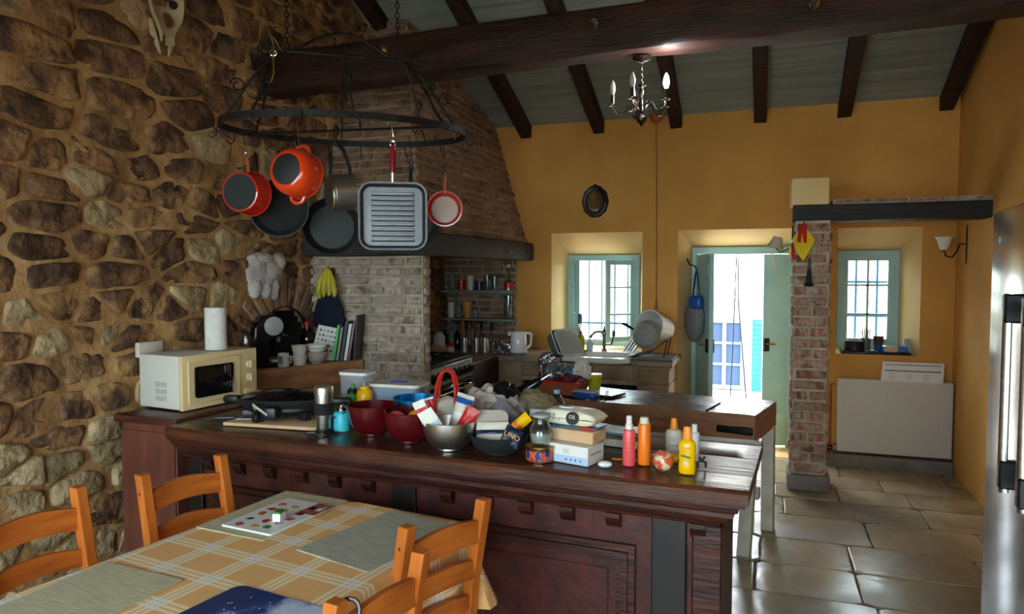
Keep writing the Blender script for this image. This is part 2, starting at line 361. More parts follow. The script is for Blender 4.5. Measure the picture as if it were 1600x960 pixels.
# ================================================================== STRUCTURE
XL, XR, YB, YF = -3.0, 1.43, 6.55, -1.0
def ceilz(y): return 2.99 + .4 * (YB - y) if y > 2 else 4.81 - .4 * (2 - y)
# ---- floor of stone slabs
floor = MB().box(-3.3, 1.7, -2.3, 7.1, -.12, -.012).build('floor', 'grout', kind='structure')
rng = random.Random(5)
y = -2.0
while y < 7.05:
    h = rng.choice((.28, .34, .4, .46)); h = min(h, 7.1 - y)
    x = -3.05 - rng.random() * .5
    while x < 1.45:
        wd = rng.uniform(.42, .86)
        if x + wd > -3.05 and not (x > 1.43):
            x0, x1, y0, y1 = max(x, -3.05), min(x + wd, 1.45), y, y + h
            if x1 - x0 > .04:
                g = .0035; cx, cy = (x0 + x1) / 2, (y0 + y1) / 2
                hw, hh = (x1 - x0) / 2 - g, (y1 - y0) / 2 - g
                pts = []
                for (ax, ay), (bx, by) in zip([(-hw, -hh), (hw, -hh), (hw, hh), (-hw, hh)], [(hw, -hh), (hw, hh), (-hw, hh), (-hw, -hh)]):
                    for t in (.06, .35, .65, .94): pts.append((ax + (bx - ax) * t + rng.uniform(-.004, .004), ay + (by - ay) * t + rng.uniform(-.004, .004)))
                n = len(pts); zt = rng.uniform(-.002, .003)
                vs = [(p[0], p[1], -.03) for p in pts] + [(p[0], p[1], zt - .005) for p in pts] + [(p[0] * (1 - .006 / max(hw, .02)), p[1] * (1 - .006 / hh), zt) for p in pts]
                fs = [tuple(range(n, 0, -1)) if 0 else tuple(range(n - 1, -1, -1)), tuple(range(2 * n, 3 * n))]
                for k in (0, n): fs += [(k + i, k + (i + 1) % n, k + n + (i + 1) % n, k + n + i) for i in range(n)]
                o = MB().add(vs, fs).build('floor_slab', 'tile', floor, ang=12); o.location = (cx, cy, 0); o.rotation_euler = (rng.uniform(-.004, .004), rng.uniform(-.003, .003), 0)
        x += wd
    y += h
# ---- back wall with three openings (inner hole, outer hole)
W1 = ((-1.91, -1.05, .87, 1.965), (-1.845, -1.135, .88, 1.765))
DR = ((-.735, .235, 0, 1.972), (-.645, .235, 0, 1.83))
W2 = ((.57, 1.19, .915, 1.965), (.605, 1.095, .93, 1.785))
YO = 7.1
def back_wall():
    m = MB(); holes = [W1, DR, W2]
    for k, yy in ((0, YB), (1, YO)):
        xs = sorted({-3.3, 1.7, *[h[k][0] for h in holes], *[h[k][1] for h in holes]})
        zs = sorted({-.1, 3.3, *[h[k][2] for h in holes], *[h[k][3] for h in holes]})
        for x0, x1 in zip(xs, xs[1:]):
            for z0, z1 in zip(zs, zs[1:]):
                cx, cz = (x0 + x1) / 2, (z0 + z1) / 2
                if any(h[k][0] < cx < h[k][1] and h[k][2] < cz < h[k][3] for h in holes): continue
                m.add([(x0, yy, z0), (x1, yy, z0), (x1, yy, z1), (x0, yy, z1)], [(0, 1, 2, 3)])
    for hi, ho in holes:
        a = [(hi[0], YB, hi[2]), (hi[1], YB, hi[2]), (hi[1], YB, hi[3]), (hi[0], YB, hi[3])]
        b = [(ho[0], 6.96, ho[2]), (ho[1], 6.96, ho[2]), (ho[1], 6.96, ho[3]), (ho[0], 6.96, ho[3])]
        c = [(p[0], YO, p[2]) for p in b]
        for q, r in ((a, b), (b, c)):
            for i in range(4): m.add([q[i], q[(i + 1) % 4], r[(i + 1) % 4], r[i]], [(0, 1, 2, 3)], mi=1 if q is a else 0)
    o = m.build('wall_back', ['plaster', 'plaster_pale'], kind='structure', smooth=False)
    return o
wall_back = back_wall()
def gable(name, x0, x1, m):
    ys = [YF - .2, 2.0, YO]
    poly = [(YF - .2, -.1), (YO, -.1), (YO, 2.95), (2.0, 4.95), (YF - .2, 3.75)]
    return MB().prism(poly, x0, x1, Matrix(((0, 0, 1, 0), (1, 0, 0, 0), (0, 1, 0, 0), (0, 0, 0, 1)))).build(name, m, kind='structure', smooth=False)
wall_right = gable('wall_right', XR, XR + .25, 'plaster')
MB().tube([(XR - .006, 4.9, z) for z in (1.85, 2.5, 3.55)], .004, 6).build('wall_cable', 'mantel', wall_right)
# ---- rear wall behind the camera, two daylight windows
def front_wall():
    m = MB(); hs = [(-2.7, -.9, .2, 2.3), (-.5, 1.1, .2, 2.3)]
    xs = [-3.3, -2.7, -.9, -.5, 1.1, 1.7]; zs = [-.1, .2, 2.3, 4.2]
    for x0, x1 in zip(xs, xs[1:]):
        for z0, z1 in zip(zs, zs[1:]):
            if any(h[0] < (x0+x1)/2 < h[1] and h[2] < (z0+z1)/2 < h[3] for h in hs): continue
            m.box(x0, x1, YF - .2, YF, z0, z1)
    return m.build('wall_front', 'plaster', kind='structure', smooth=False)
front_wall()
for i, (x0, ww) in enumerate(((-2.7, 1.8), (-.5, 1.6))):
    m = MB()
    for a, b, c, d in ((0, ww, 0, .06), (0, ww, 2.04, 2.1), (0, .06, 0, 2.1), (ww - .06, ww, 0, 2.1), (ww / 2 - .03, ww / 2 + .03, 0, 2.1)): m.box(x0 + a, x0 + b, YF - .14, YF - .08, .2 + c, .2 + d)
    wo = m.build('window_%d' % (i + 3), 'sage', kind='structure', smooth=False)
    MB().box(x0 + .05, x0 + ww - .05, YF - .115, YF - .105, .25, 2.25).build('window_pane', 'pane', wo)
# ---- left wall: mortar bed and rubble stones
NY, NZ, NR = 3.96, 1.07, .30        # brick-arched niche
def mortar_x(y, z):
    p = Vector((0, y * 3.1, z * 3.1)); return XL - .012 + .016 * noise.noise(p) + .009 * noise.noise(p * 3.3) + .03 * noise.noise(p * .25)
def in_niche(y, z, r): return (z >= NZ and (y - NY) ** 2 + (z - NZ) ** 2 < r * r) or (1.0 < z < NZ and abs(y - NY) < r)
def left_wall():
    m = MB(); s = .045; ny = int((7.05 + 2.2) / s); nz = int(5.0 / s); idx = {}
    for j in range(nz + 1):
        for i in range(ny + 1):
            y = -2.2 + i * s; z = -.05 + j * s
            idx[i, j] = len(m.v); m.v.append((mortar_x(y, z), y, z))
    for j in range(nz):
        for i in range(ny):
            y = -2.2 + (i + .5) * s; z = -.05 + (j + .5) * s
            if in_niche(y, z, NR - .01) or z > ceilz(y) + .15: continue
            m.f.append((idx[i, j], idx[i+1, j], idx[i+1, j+1], idx[i, j+1])); m.mi.append(0)
    # niche lining, dark brown against the tan mortar
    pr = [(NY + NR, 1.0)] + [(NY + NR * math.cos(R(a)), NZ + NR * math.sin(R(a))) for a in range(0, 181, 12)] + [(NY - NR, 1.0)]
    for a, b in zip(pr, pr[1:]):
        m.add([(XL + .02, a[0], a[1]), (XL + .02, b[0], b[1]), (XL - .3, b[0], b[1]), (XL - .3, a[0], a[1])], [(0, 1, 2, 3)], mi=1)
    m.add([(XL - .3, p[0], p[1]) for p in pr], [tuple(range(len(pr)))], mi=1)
    m.box(XL - .5, XL - .31, -2.2, 7.1, -.1, 3.1)
    return m.build('wall_left', ['mortar', 'dark_brown'], kind='structure', ang=80)
wall_left = left_wall()
def clip(poly, px, py, nx, ny):
    out = []
    for i in range(len(poly)):
        a, b = poly[i], poly[(i + 1) % len(poly)]
        da = (a[0]-px)*nx + (a[1]-py)*ny; db = (b[0]-px)*nx + (b[1]-py)*ny
        if da <= 0: out.append(a)
        if (da < 0) != (db < 0) and da != db:
            t = da / (da - db); out.append((a[0] + (b[0]-a[0])*t, a[1] + (b[1]-a[1])*t))
    return out
def stones():
    rg = random.Random(3); seeds = []
    z = .0
    while z < 4.8:
        h = rg.choice((.08, .105, .14, .19)); y = -2.0 + rg.random() * .2
        while y < 7.0:
            wd = rg.choice((.11, .16, .22, .3, .4)) * (.7 + h * 3)
            seeds.append((y + wd / 2, z + h / 2 + rg.uniform(-.035, .035))); y += wd
        z += h
    loose = MB(); loose2 = MB(); n_ob = 0
    for (sy, sz) in seeds:
        if sz > ceilz(sy) or in_niche(sy, sz, NR + .2): continue
        poly = [(sy-.3, sz-.2), (sy+.3, sz-.2), (sy+.3, sz+.2), (sy-.3, sz+.2)]
        for (ty, tz) in seeds:
            if abs(ty - sy) < .62 and abs(tz - sz) < .42 and (ty, tz) != (sy, sz):
                dy, dz = ty - sy, (tz - sz)
                # anisotropic metric: stones are wider than tall
                poly = clip(poly, (sy+ty)/2, (sz+tz)/2, dy, dz * 3.2)
                if len(poly) < 3: break
        if len(poly) < 3: continue
        cy = sum(p[0] for p in poly) / len(poly); cz = sum(p[1] for p in poly) / len(poly)
        g = rg.uniform(.006, .022); q = []
        for p in poly:
            d = math.hypot(p[0]-cy, p[1]-cz); k = max(.3, 1 - g / max(d, .02)); q.append((cy + (p[0]-cy)*k, cz + (p[1]-cz)*k))
        q = [((p[0] + rg.uniform(-.008, .008)), p[1] + rg.uniform(-.008, .008)) for a, b in zip(q, q[1:] + q[:1]) for p in (a, ((a[0]+b[0])/2, (a[1]+b[1])/2))]
        for _ in range(1):
            q = [r for a, b in zip(q, q[1:] + q[:1]) for r in ((a[0]*.75+b[0]*.25, a[1]*.75+b[1]*.25), (a[0]*.25+b[0]*.75, a[1]*.25+b[1]*.75))]
        sc_ = max(max(abs(p[0]-cy) for p in q), .02)
        if sc_ < .022: continue
        hh = rg.uniform(.004, .026); n = len(q); vs = []; b0 = mortar_x(cy, cz)
        sd = rg.random() * 50; tl = rg.uniform(-.1, .1); tz_ = rg.uniform(-.12, .12)
        for k, dp in ((1.02, -.03), (.95, hh * .35), (.8, hh * .8), (.5, hh)):
            for p in q:
                v = Vector((p[0] * 17 + sd, p[1] * 17, k * 2)); nz_ = noise.noise(v)
                a = 1 + .07 * noise.noise(v * .9)
                dy, dz = (p[0]-cy) * k * a, (p[1]-cz) * k * a
                vs.append((dp + nz_ * (.015 if k < 1 else 0) + (tl * dy + tz_ * dz if k < 1 else 0), dy, dz))
        vs.append((hh + .01 * noise.noise(Vector((sd, 1, 2))), 0, 0))
        fs = [(r * n + i, r * n + (i + 1) % n, (r + 1) * n + (i + 1) % n, (r + 1) * n + i) for r in range(3) for i in range(n)] + [(3 * n + i, 3 * n + (i + 1) % n, 4 * n) for i in range(n)]
        if n_ob < 300 and 2.0 < cy < 4.3 and .35 < cz < 3.12 and not (2.65 < cy < 4.3 and cz < .9):
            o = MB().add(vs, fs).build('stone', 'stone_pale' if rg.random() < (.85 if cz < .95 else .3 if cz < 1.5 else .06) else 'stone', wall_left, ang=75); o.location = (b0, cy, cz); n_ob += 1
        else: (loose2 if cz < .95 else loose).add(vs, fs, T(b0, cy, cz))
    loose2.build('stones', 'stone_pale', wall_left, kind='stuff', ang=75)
    loose.build('stones', 'stone', wall_left, kind='stuff', ang=75)
    for i in range(15):      # arch of radiating bricks
        a = 180 * (i + .5) / 15; L_ = .2 + rg.uniform(-.02, .03)
        o = MB().rbox(-.05, .014, -.029, .029, 0, L_, .007, 1).build('arch_brick', 'brick' if i % 3 else 'stone', wall_left)
        o.location = (XL, NY + (NR + .0) * math.cos(R(a)), NZ + NR * math.sin(R(a))); o.rotation_euler = (R(a - 90), 0, 0)
stones()
# ---- ceiling boards and rafters
ceil = MB()
ceil.add([(-3.4, YO, ceilz(YO) + .05), (1.8, YO, ceilz(YO) + .05), (1.8, 2, 4.86), (-3.4, 2, 4.86), (1.8, -2.3, ceilz(-2.3) + .05), (-3.4, -2.3, ceilz(-2.3) + .05),
          (-3.4, YO, ceilz(YO) + .15), (1.8, YO, ceilz(YO) + .15), (1.8, 2, 4.96), (-3.4, 2, 4.96), (1.8, -2.3, ceilz(-2.3) + .15), (-3.4, -2.3, ceilz(-2.3) + .15)],
         [(0, 1, 2, 3), (3, 2, 4, 5), (7, 6, 9, 8), (8, 9, 11, 10), (0, 6, 7, 1), (5, 4, 10, 11), (1, 7, 8, 2), (2, 8, 10, 4), (0, 3, 9, 6), (3, 5, 11, 9)])
ceiling = ceil.build('ceiling', 'dark_brown', kind='structure', smooth=False)
sl = math.atan(.4)
for side in (1, -1):
    n = 0; d = .0
    tot = (YO - 2) / math.cos(sl) if side == 1 else 4.2 / math.cos(sl)
    while d < tot - .1:
        wd = rng.uniform(.15, .19)
        o = MB().rbox(-3.3, 1.7, -wd + .004, 0, 0, .022, .003, 1).build('ceiling_board', 'ceil_board', ceiling)
        if side == 1: o.location = (0, YO - d * math.cos(sl), ceilz(YO) + d * math.sin(sl)); o.rotation_euler = (-sl, 0, 0)
        else: o.location = (0, 2 - d * math.cos(sl), 4.81 - d * math.sin(sl)); o.rotation_euler = (sl, 0, 0)
        d += wd
def rough_beam(L_, w_, h_, seed, n=14, amp=.008):
    m = MB(); rs = []
    for i in range(n + 1):
        t = i / n; ring = []
        for k, (a, b) in enumerate([(-.5, -.42), (-.42, -.5), (.42, -.5), (.5, -.42), (.5, .42), (.42, .5), (-.42, .5), (-.5, .42)]):
            q = Vector((t * L_ * 2.1, k * 1.7 + seed, seed)); ring.append((t * L_, a * w_ + amp * noise.noise(q), b * h_ + amp * noise.noise(q + Vector((9, 0, 0)))))
        rs.append(ring)
    vs = [p for r in rs for p in r]; fs = [(i*8+k, i*8+(k+1) % 8, (i+1)*8+(k+1) % 8, (i+1)*8+k) for i in range(n) for k in range(8)]
    fs += [tuple(range(7, -1, -1)), tuple(range(n*8, n*8+8))]
    return m.add(vs, fs)
for i, x in enumerate((-2.86, -2.165, -1.46, -.76, -.057, .6, 1.335)):
    o = rough_beam((6.6 - 2.0) / math.cos(sl), .105, .115, i * 3.3).build('rafter', 'rafter', ceiling, ang=50)
    o.location = (x, 6.6, ceilz(6.6) - .056); o.rotation_euler = (0, -sl, R(-90)); o.rotation_mode = 'XYZ'
    o.matrix_basis = T(x, 6.6, ceilz(6.6) - .056) @ RX(-math.degrees(sl)) @ RZ(-90)
    o2 = mk('rafter', o.data, ceiling, T(x, 2, 4.75) @ RX(math.degrees(sl)) @ RZ(-90))
tb = thing('tie_beam', 'massive dark timber beam crossing the whole room below the sloping ceiling', 'beam', (-3.1, 3.86, 2.838), -2.35)
rough_beam(4.6, .21, .235, 4.4, 40, .014).build('timber', 'beam', tb, ang=50)
for x_, z_ in ((2.27, .02), (1.03, .03), (3.3, -.02)):
    b = MB(); b.lathe([(.0, 0), (.03, .003), (.03, .012), (.02, .03), (.026, .045), (.012, .06), (0, .062)], 12, T(x_, -.105, z_) @ RX(90)); b.build('spot_fitting', 'chrome', tb)
# ---- brickwork
BRV = []
for i in range(6):
    rb = random.Random(i); m = MB().rbox(-.5, .5, -.03, .0, -.5, .5, .02, 1)
    m = MB(); L_, H_ = .235, .05
    m.rbox(0, L_, -.03, .008, 0, H_, .006, 1)
    m.v = [(x + rb.uniform(-.003, .003), y_ + rb.uniform(-.003, .004), z + rb.uniform(-.003, .003)) for x, y_, z in m.v]
    BRV.append(m)
BRM = {}
def brick_face(parent, O, u, v, n, nrows, ext, matn='brick', pitch=.065, L_=.25, seed=0, name='brick'):
    rb = random.Random(seed); u = Vector(u).normalized(); v = Vector(v).normalized(); n = Vector(n).normalized(); O = Vector(O)
    B = Matrix((( u.x, n.x, v.x, 0), (u.y, n.y, v.y, 0), (u.z, n.z, v.z, 0), (0, 0, 0, 1)))
    if matn not in BRM: BRM[matn] = [b.mesh('brick', matn, ang=30) for b in BRV]
    cnt = 0
    for r in range(nrows):
        h = r * pitch; u0, u1 = ext(h + pitch * .5)
        if u1 - u0 < .05: continue
        x = u0 - (L_ * .5 if r % 2 else 0) + rb.uniform(-.03, .03)
        while x < u1 - .02:
            wd = L_ * rb.choice((1, 1, 1, .55, .9)); a, b = max(x, u0), min(x + wd, u1)
            if b - a > .03:
                p = O + u * (a + .006) + v * (h + .006 + rb.uniform(-.003, .003)) + n * rb.uniform(-.004, .006)
                mk('brick', rb.choice(BRM[matn]), parent, Matrix.Translation(p) @ B @ RY(rb.uniform(-.8, .8)) @ SC((b - a - .018) / .235, 1, (pitch - .018) / .05)); cnt += 1
            x += wd
    return cnt
# back wall inside the fireplace: bare brick
MB().box(-3.02, -2.25, YB - .02, YB + .02, .85, 1.85).build('brick_bed', 'brick_mortar', wall_back, smooth=False)
brick_face(wall_back, (-3.02, YB - .02, .88), (1, 0, 0), (0, 0, 1), (0, -1, 0), 14, lambda h: (0, .77), seed=21)
# chimney hood
hood = thing('chimney_hood', 'tapering brown brick chimney hood rising from the mantel to the ceiling', 'chimney', (0, 0, 0))
kx, ky = .29, .468; z0 = 1.865; zt = 4.0
def hx(z): return -2.15 - kx * (z - z0)
def hy(z): return 4.27 + ky * (z - z0)
m = MB(); e = .006
m.add([(-3.05, hy(z0)+e, z0), (hx(z0)-e, hy(z0)+e, z0), (hx(zt)-e, hy(zt)+e, zt), (-3.05, hy(zt)+e, zt), (hx(z0)-e, 6.55, z0), (hx(3.0)-e, 6.55, 3.0), (hx(zt)-e, 6.55, zt), (-3.05, 6.55, z0), (-3.05, 6.55, zt)],
      [(0, 1, 2, 3), (1, 4, 6, 2), (0, 7, 4, 1), (3, 2, 6, 8), (7, 0, 3, 8)])
m.build('hood_mortar', 'brick_mortar', hood, smooth=False)
def hclip(h, s):   # height along slope -> z
    return z0 + h / s
sF = math.hypot(1, ky); sR = math.hypot(1, kx)
brick_face(hood, (-2.99, 4.27, z0), (1, 0, 0), (0, ky, 1), (0, -1, ky), 31, lambda h: (0, hx(hclip(h, sF)) + 2.99 - .002) if hclip(h, sF) < ceilz(hy(hclip(h, sF))) else (0, 0), seed=1)
brick_face(hood, (-2.15, 4.27, z0), (0, 1, 0), (-kx, 0, 1), (1, 0, kx), 29,
           lambda h: (hy(hclip(h, sR)) - 4.27 - .002, min(2.27, 2.28 - (hclip(h, sR) - 2.99) / .4)), pitch=.067, L_=.29, seed=2)
# pier under the mantel
pier = thing('fireplace_pier', 'pale washed brick pier under the mantel beside the cookbooks', 'pier', (0, 0, 0))
MB().box(-2.975, -2.125, 4.268, 4.365, 0, 1.71).build('pier_core', 'brick_mortar', pier, smooth=False)
mat('brick_pale', '#9a8478', '#7a6254', '#b3a598', rough=.9, scale=11, bump=.5, bscale=40, rnd=.25)
brick_face(pier, (-3.0, 4.266, .6), (1, 0, 0), (0, 0, 1), (0, -1, 0), 17, lambda h: (0, .875), 'brick_pale', seed=4)
brick_face(pier, (-2.124, 4.275, .6), (0, 1, 0), (0, 0, 1), (1, 0, 0), 17, lambda h: (0, .09), 'brick_pale', seed=5)
# mantel
mb = thing('mantel_beam', 'dark smoke blackened timber mantel wrapped round the brick hood', 'beam', (0, 0, 0))
o = rough_beam(.92, .19, .158, 2.2, 8, .008).build('front_timber', 'mantel', mb, ang=50); o.location = (-3.0, 4.285, 1.786)
o = rough_beam(2.32, .18, .160, 7.2, 16, .01).build('side_timber', 'mantel', mb, ang=50); o.matrix_basis = T(-2.165, 4.195, 1.788) @ RZ(90)
# right pillar with lintel over the alcove
pil = thing('brick_pillar', 'narrow red brick pillar standing beside the open door', 'pillar', (.2, 5.6, 0))
MB().box(.006, .236, .008, .3, 0, 1.97).build('pillar_core', 'brick_mortar', pil, smooth=False)
MB().rbox(-.02, .27, -.03, .3, 0, .12, .02, 2).build('footing_stone', 'cement', pil)
brick_face(pil, (0, .006, .13), (1, 0, 0), (0, 0, 1), (0, -1, 0), 24, lambda h: (0, .243), 'brick_red', pitch=.0765, L_=.246, seed=6)
brick_face(pil, (.0, .3, .13), (0, -1, 0), (0, 0, 1), (-1, 0, 0), 24, lambda h: (0, .29), 'brick_red', pitch=.0765, seed=7)
brick_face(pil, (.242, .01, .13), (0, 1, 0), (0, 0, 1), (1, 0, 0), 24, lambda h: (0, .29), 'brick_red', pitch=.0765, seed=8)
lin_ = thing('lintel_beam', 'black timber lintel over the radiator alcove carrying a row of bricks', 'beam', (.19, 5.59, 1.967))
o = rough_beam(1.26, .28, .118, 9.1, 10, .005).build('timber', 'lintel', lin_, ang=50); o.location = (0, .15, .059)
brick_face(lin_, (.27, .03, .118), (1, 0, 0), (0, 0, 1), (0, -1, 0), 1, lambda h: (0, .97), 'brick_red', pitch=.04, L_=.25, seed=9)
MB().box(.26, 1.24, .03, .28, .116, .15).build('mortar_bed', 'brick_mortar', lin_, smooth=False)
MB().rbox(-.02, .238, 0, .3, .115, .31, .012, 2).build('plaster_block', 'plaster_pale', lin_)

# ---- windows and door in the back wall
YFm = 6.97
win1 = bpy.data.objects.new('window_1', None); col.objects.link(win1); win1['kind'] = 'structure'
def frame(x0, x1, z0, z1, t, y0, y1, parent, m, name):
    MB().box(x0, x1, y0, y1, z1 - t, z1).box(x0, x1, y0, y1, z0, z0 + t).box(x0, x0 + t, y0, y1, z0 + t, z1 - t).box(x1 - t, x1, y0, y1, z0 + t, z1 - t).build(name, m, parent, smooth=False)
frame(-1.845, -1.135, .88, 1.765, .055, 6.93, 7.0, win1, 'sage', 'window_frame')
def casement(parent, hx_, hy_, w_, z0, z1, ang, flip, nrow=3, ncol=1):
    c = bpy.data.objects.new('casement', None); col.objects.link(c); c.parent = parent; c.location = (hx_, hy_, z0); c.rotation_euler = (0, 0, R(ang))
    s = -1 if flip else 1; h = z1 - z0; t = .042
    def bx(m, a, b, c0, d): m.box(min(s*a, s*b), max(s*a, s*b), -.018, .018, c0, d)
    f = MB(); bx(f, 0, t, 0, h); bx(f, w_ - t, w_, 0, h); bx(f, t, w_ - t, 0, t); bx(f, t, w_ - t, h - t, h); f.build('sash', 'sage', c, smooth=False)
    g = MB()
    for i in range(1, nrow): bx(g, t, w_ - t, h * i / nrow - .008, h * i / nrow + .008)
    for i in range(1, ncol): bx(g, w_ * i / ncol - .008, w_ * i / ncol + .008, t, h - t)
    g.build('glazing_bar', 'sage', c, smooth=False)
    for j in range(ncol):
        for i in range(nrow):
            a, b = t + (w_ - 2*t) * j / ncol, t + (w_ - 2*t) * (j + 1) / ncol
            MB().box(min(s*a, s*b), max(s*a, s*b), -.002, .002, max(t, h*i/nrow), min(h - t, h*(i+1)/nrow)).build('window_pane', 'pane', c, smooth=False)
    return c
casement(win1, -1.79, 6.925, .30, .935, 1.71, -68, False)
casement(win1, -1.19, 6.925, .30, .935, 1.71, 38, True)
for x in (-1.66, -1.53, -1.40, -1.27): MB().lathe([(.009, .9), (.009, 1.76)], 8, T(x, 7.05, 0)).build('window_bar', 'bar_blue', win1)
MB().box(-1.85, -1.13, 7.04, 7.06, 1.08, 1.1).build('window_bar', 'bar_blue', win1)
win2 = bpy.data.objects.new('window_2', None); col.objects.link(win2); win2['kind'] = 'structure'
frame(.605, 1.095, .93, 1.785, .045, 6.93, 7.0, win2, 'sage', 'window_frame')
casement(win2, .65, 6.945, .40, .975, 1.74, 0, False, 3, 2)
for x in (.77, .94): MB().lathe([(.011, .93), (.011, 1.785)], 8, T(x, 7.06, 0)).build('window_bar', 'bar_blue', win2)
for z in (1.2, 1.5): MB().box(.6, 1.1, 7.05, 7.07, z, z + .022).build('window_bar', 'bar_blue', win2)
door = bpy.data.objects.new('door_1', None); col.objects.link(door); door['kind'] = 'structure'
f = MB().box(-.645, .235, 6.92, 7.02, 1.765, 1.83).box(-.645, -.59, 6.92, 7.02, 0, 1.765).box(.2, .235, 6.92, 7.02, 0, 1.765); f.build('door_frame', 'sage', door, smooth=False)
def leaf(hx_, ang, flip, w_, panes):
    c = bpy.data.objects.new('door_leaf', None); col.objects.link(c); c.parent = door; c.location = (hx_, 6.94, .02); c.rotation_euler = (0, 0, R(ang)); s = -1 if flip else 1
    def bx(m, a, b, y0, y1, c0, d): m.box(min(s*a, s*b), max(s*a, s*b), y0, y1, c0, d); return m
    bx(MB(), 0, w_, -.02, .02, 0, 1.74).build('door_board', 'sage', c, smooth=False)
    m = MB(); bx(m, .03, w_ - .03, -.028, -.02, .12, .3); bx(m, .03, w_ - .03, -.028, -.02, 1.55, 1.65); m.build('door_batten', 'sage', c, smooth=False)
    m = MB(); bx(m, w_ - .055, w_ - .01, -.034, .034, .86, .98); k = m.build('lock_plate', 'iron', c, smooth=False)
    MB().tube([(s*(w_-.035), -.03, .93), (s*(w_-.035), -.07, .93), (s*(w_-.1), -.075, .93)], .008, 8).build('door_handle', 'brass', k)
    return c
leaf(-.59, -68, False, .40, 0)
leaf(.2, 12, True, .215, 0)
# ---- outside
ground = MB().box(-12, 12, 7.1, 26, -.3, -.06).box(-14, 14, -22, -1.21, -.3, -.06).build('ground', 'outside_ground', kind='structure', smooth=False)
hs = thing('neighbour_house', 'white house across the yard seen through the open door', 'house', (0, 10.5, -.06))
MB().box(-4.5, 3.5, 0, 3, 0, 1.35).build('house_wall', 'house_white', hs, smooth=False)
MB().add([(-4.7, -.25, 1.3), (3.7, -.25, 1.3), (3.7, 2.6, 2.5), (-4.7, 2.6, 2.5), (-4.7, -.25, 1.38), (3.7, -.25, 1.38), (3.7, 2.6, 2.58), (-4.7, 2.6, 2.58)],
         [(0, 1, 2, 3), (7, 6, 5, 4), (0, 4, 5, 1), (1, 5, 6, 2), (2, 6, 7, 3), (3, 7, 4, 0)]).build('roof', 'house_white', hs, smooth=False)
hw = bpy.data.objects.new('house_window', None); col.objects.link(hw); hw.parent = hs; hw.location = (-.52, -.03, .02)
frame(-.27, .27, .0, .98, .05, -.03, .04, hw, 'light_blue', 'frame')
MB().box(-.025, .025, -.03, .03, .05, .93).box(-.22, .22, -.025, .025, .33, .36).box(-.22, .22, -.025, .025, .63, .66).build('glazing_bars', 'light_blue', hw, smooth=False)
MB().box(-.22, .22, .0, .01, .05, .93).build('pane', 'dark_pane', hw, smooth=False)
for a, b in ((-.13, .06),):
    sh = bpy.data.objects.new('shutter', None); col.objects.link(sh); sh.parent = hs; sh.location = (a + .06, -.05, -.05)
    frame(-.08, .1, 0, 1.05, .03, -.04, 0, sh, 'turquoise', 'frame')
    for i in range(14): MB().box(-.06, .08, -.03, -.01, .04 + i * .07, .1 + i * .07, RX(0)).build('slat', 'turquoise', sh, smooth=False)
h2 = thing('far_house', 'distant house with a red tiled roof behind the white house', 'house', (-2.2, 16, -.06))
MB().box(-1.6, 1.4, 0, 3, 0, 2.0).build('house_wall', 'house_white', h2, smooth=False)
MB().prism([(-.3, 1.95), (1.5, 2.9), (3.3, 1.95)], -1.8, 1.6, Matrix(((0, 0, 1, 0), (1, 0, 0, 0), (0, 1, 0, 0), (0, 0, 0, 1)))).build('roof', 'roof_tile', h2, smooth=False)
tr = thing('garden_tree', 'small leafy tree showing above the white house', 'tree', (1.1, 18.0, -.06))
MB().lathe([(.1, 0), (.07, 1.6)], 8).build('trunk', 'pine_dark', tr)
MB().blob(1.1, 1, .9, .5, 4, 4, T(0, 0, 2.1), seed=3).build('crown', 'leaf', tr)
# ================================================================== FURNITURE
# ---- long wooden island (local x along its length, y into the depth)
isl = thing('kitchen_island', 'long dark wooden counter with moulded cornice across the room', 'counter', (-2.553, 2.511, 0), -3.27)
LI = 2.52
def worktop():
    m = MB(); n = 60
    for k, (y0_, y1_) in enumerate(((0, .19), (.191, .43), (.431, .66))):
        rs = []
        for i in range(n + 1):
            x = LI * i / n
            e = .010 * noise.noise(Vector((x * 3, k, 1))) if k == 0 else 0
            dz = .0012 * noise.noise(Vector((x * 2, k * 5, 3)))
            rs.append([(x, y0_ + e, .852), (x, y1_, .852), (x, y1_, .9 - .0015), (x, y1_ - .003, .9 + dz), (x, y0_ + e + (.012 if k == 0 else .003), .9 + dz), (x, y0_ + e, (.888 if k == 0 else .8985))])
        vs = [p for r in rs for p in r]; fs = [(i*6+q, i*6+(q+1) % 6, (i+1)*6+(q+1) % 6, (i+1)*6+q) for i in range(n) for q in range(6)] + [(5, 4, 3, 2, 1, 0), tuple(range(n*6, n*6+6))]
        m2 = MB().add(vs, fs); o = m2.build('worktop_plank', 'worktop', isl, ang=25)
    MB().rbox(0, LI, .663, .745, .852, .902, .004, 1).build('back_board', 'grey_wood', isl)
worktop()
# cornice profile swept along the front and the right end
prof = [(.012, .85), (.012, .838), (.03, .832), (.034, .815), (.05, .806), (.05, .79), (.066, .786), (.075, .765), (.095, .755), (.1, .742), (.14, .742), (.14, .85)]
m = MB(); rows = []
for (ox, oy, fx, fy) in ((.0, 0, 0, 1), (LI, 0, -1, 1), (LI, .74, -1, 0)):
    rows.append([(ox + fx * d, oy + fy * d, z) for d, z in prof])
n = len(prof); vs = [p for r in rows for p in r]
m.add(vs, [(i*n+q, i*n+(q+1) % n, (i+1)*n+(q+1) % n, (i+1)*n+q) for i in range(2) for q in range(n)] + [tuple(range(n-1, -1, -1)), tuple(range(2*n, 3*n))])
m.build('cornice', 'island', isl, ang=25)
MB().box(.02, 2.41, .135, .70, .0, .85).build('carcass', 'island_red', isl, smooth=False)
m = MB(); m.box(.02, 2.42, .125, .136, .655, .745); m.build('frieze', 'island_red', isl, smooth=False)
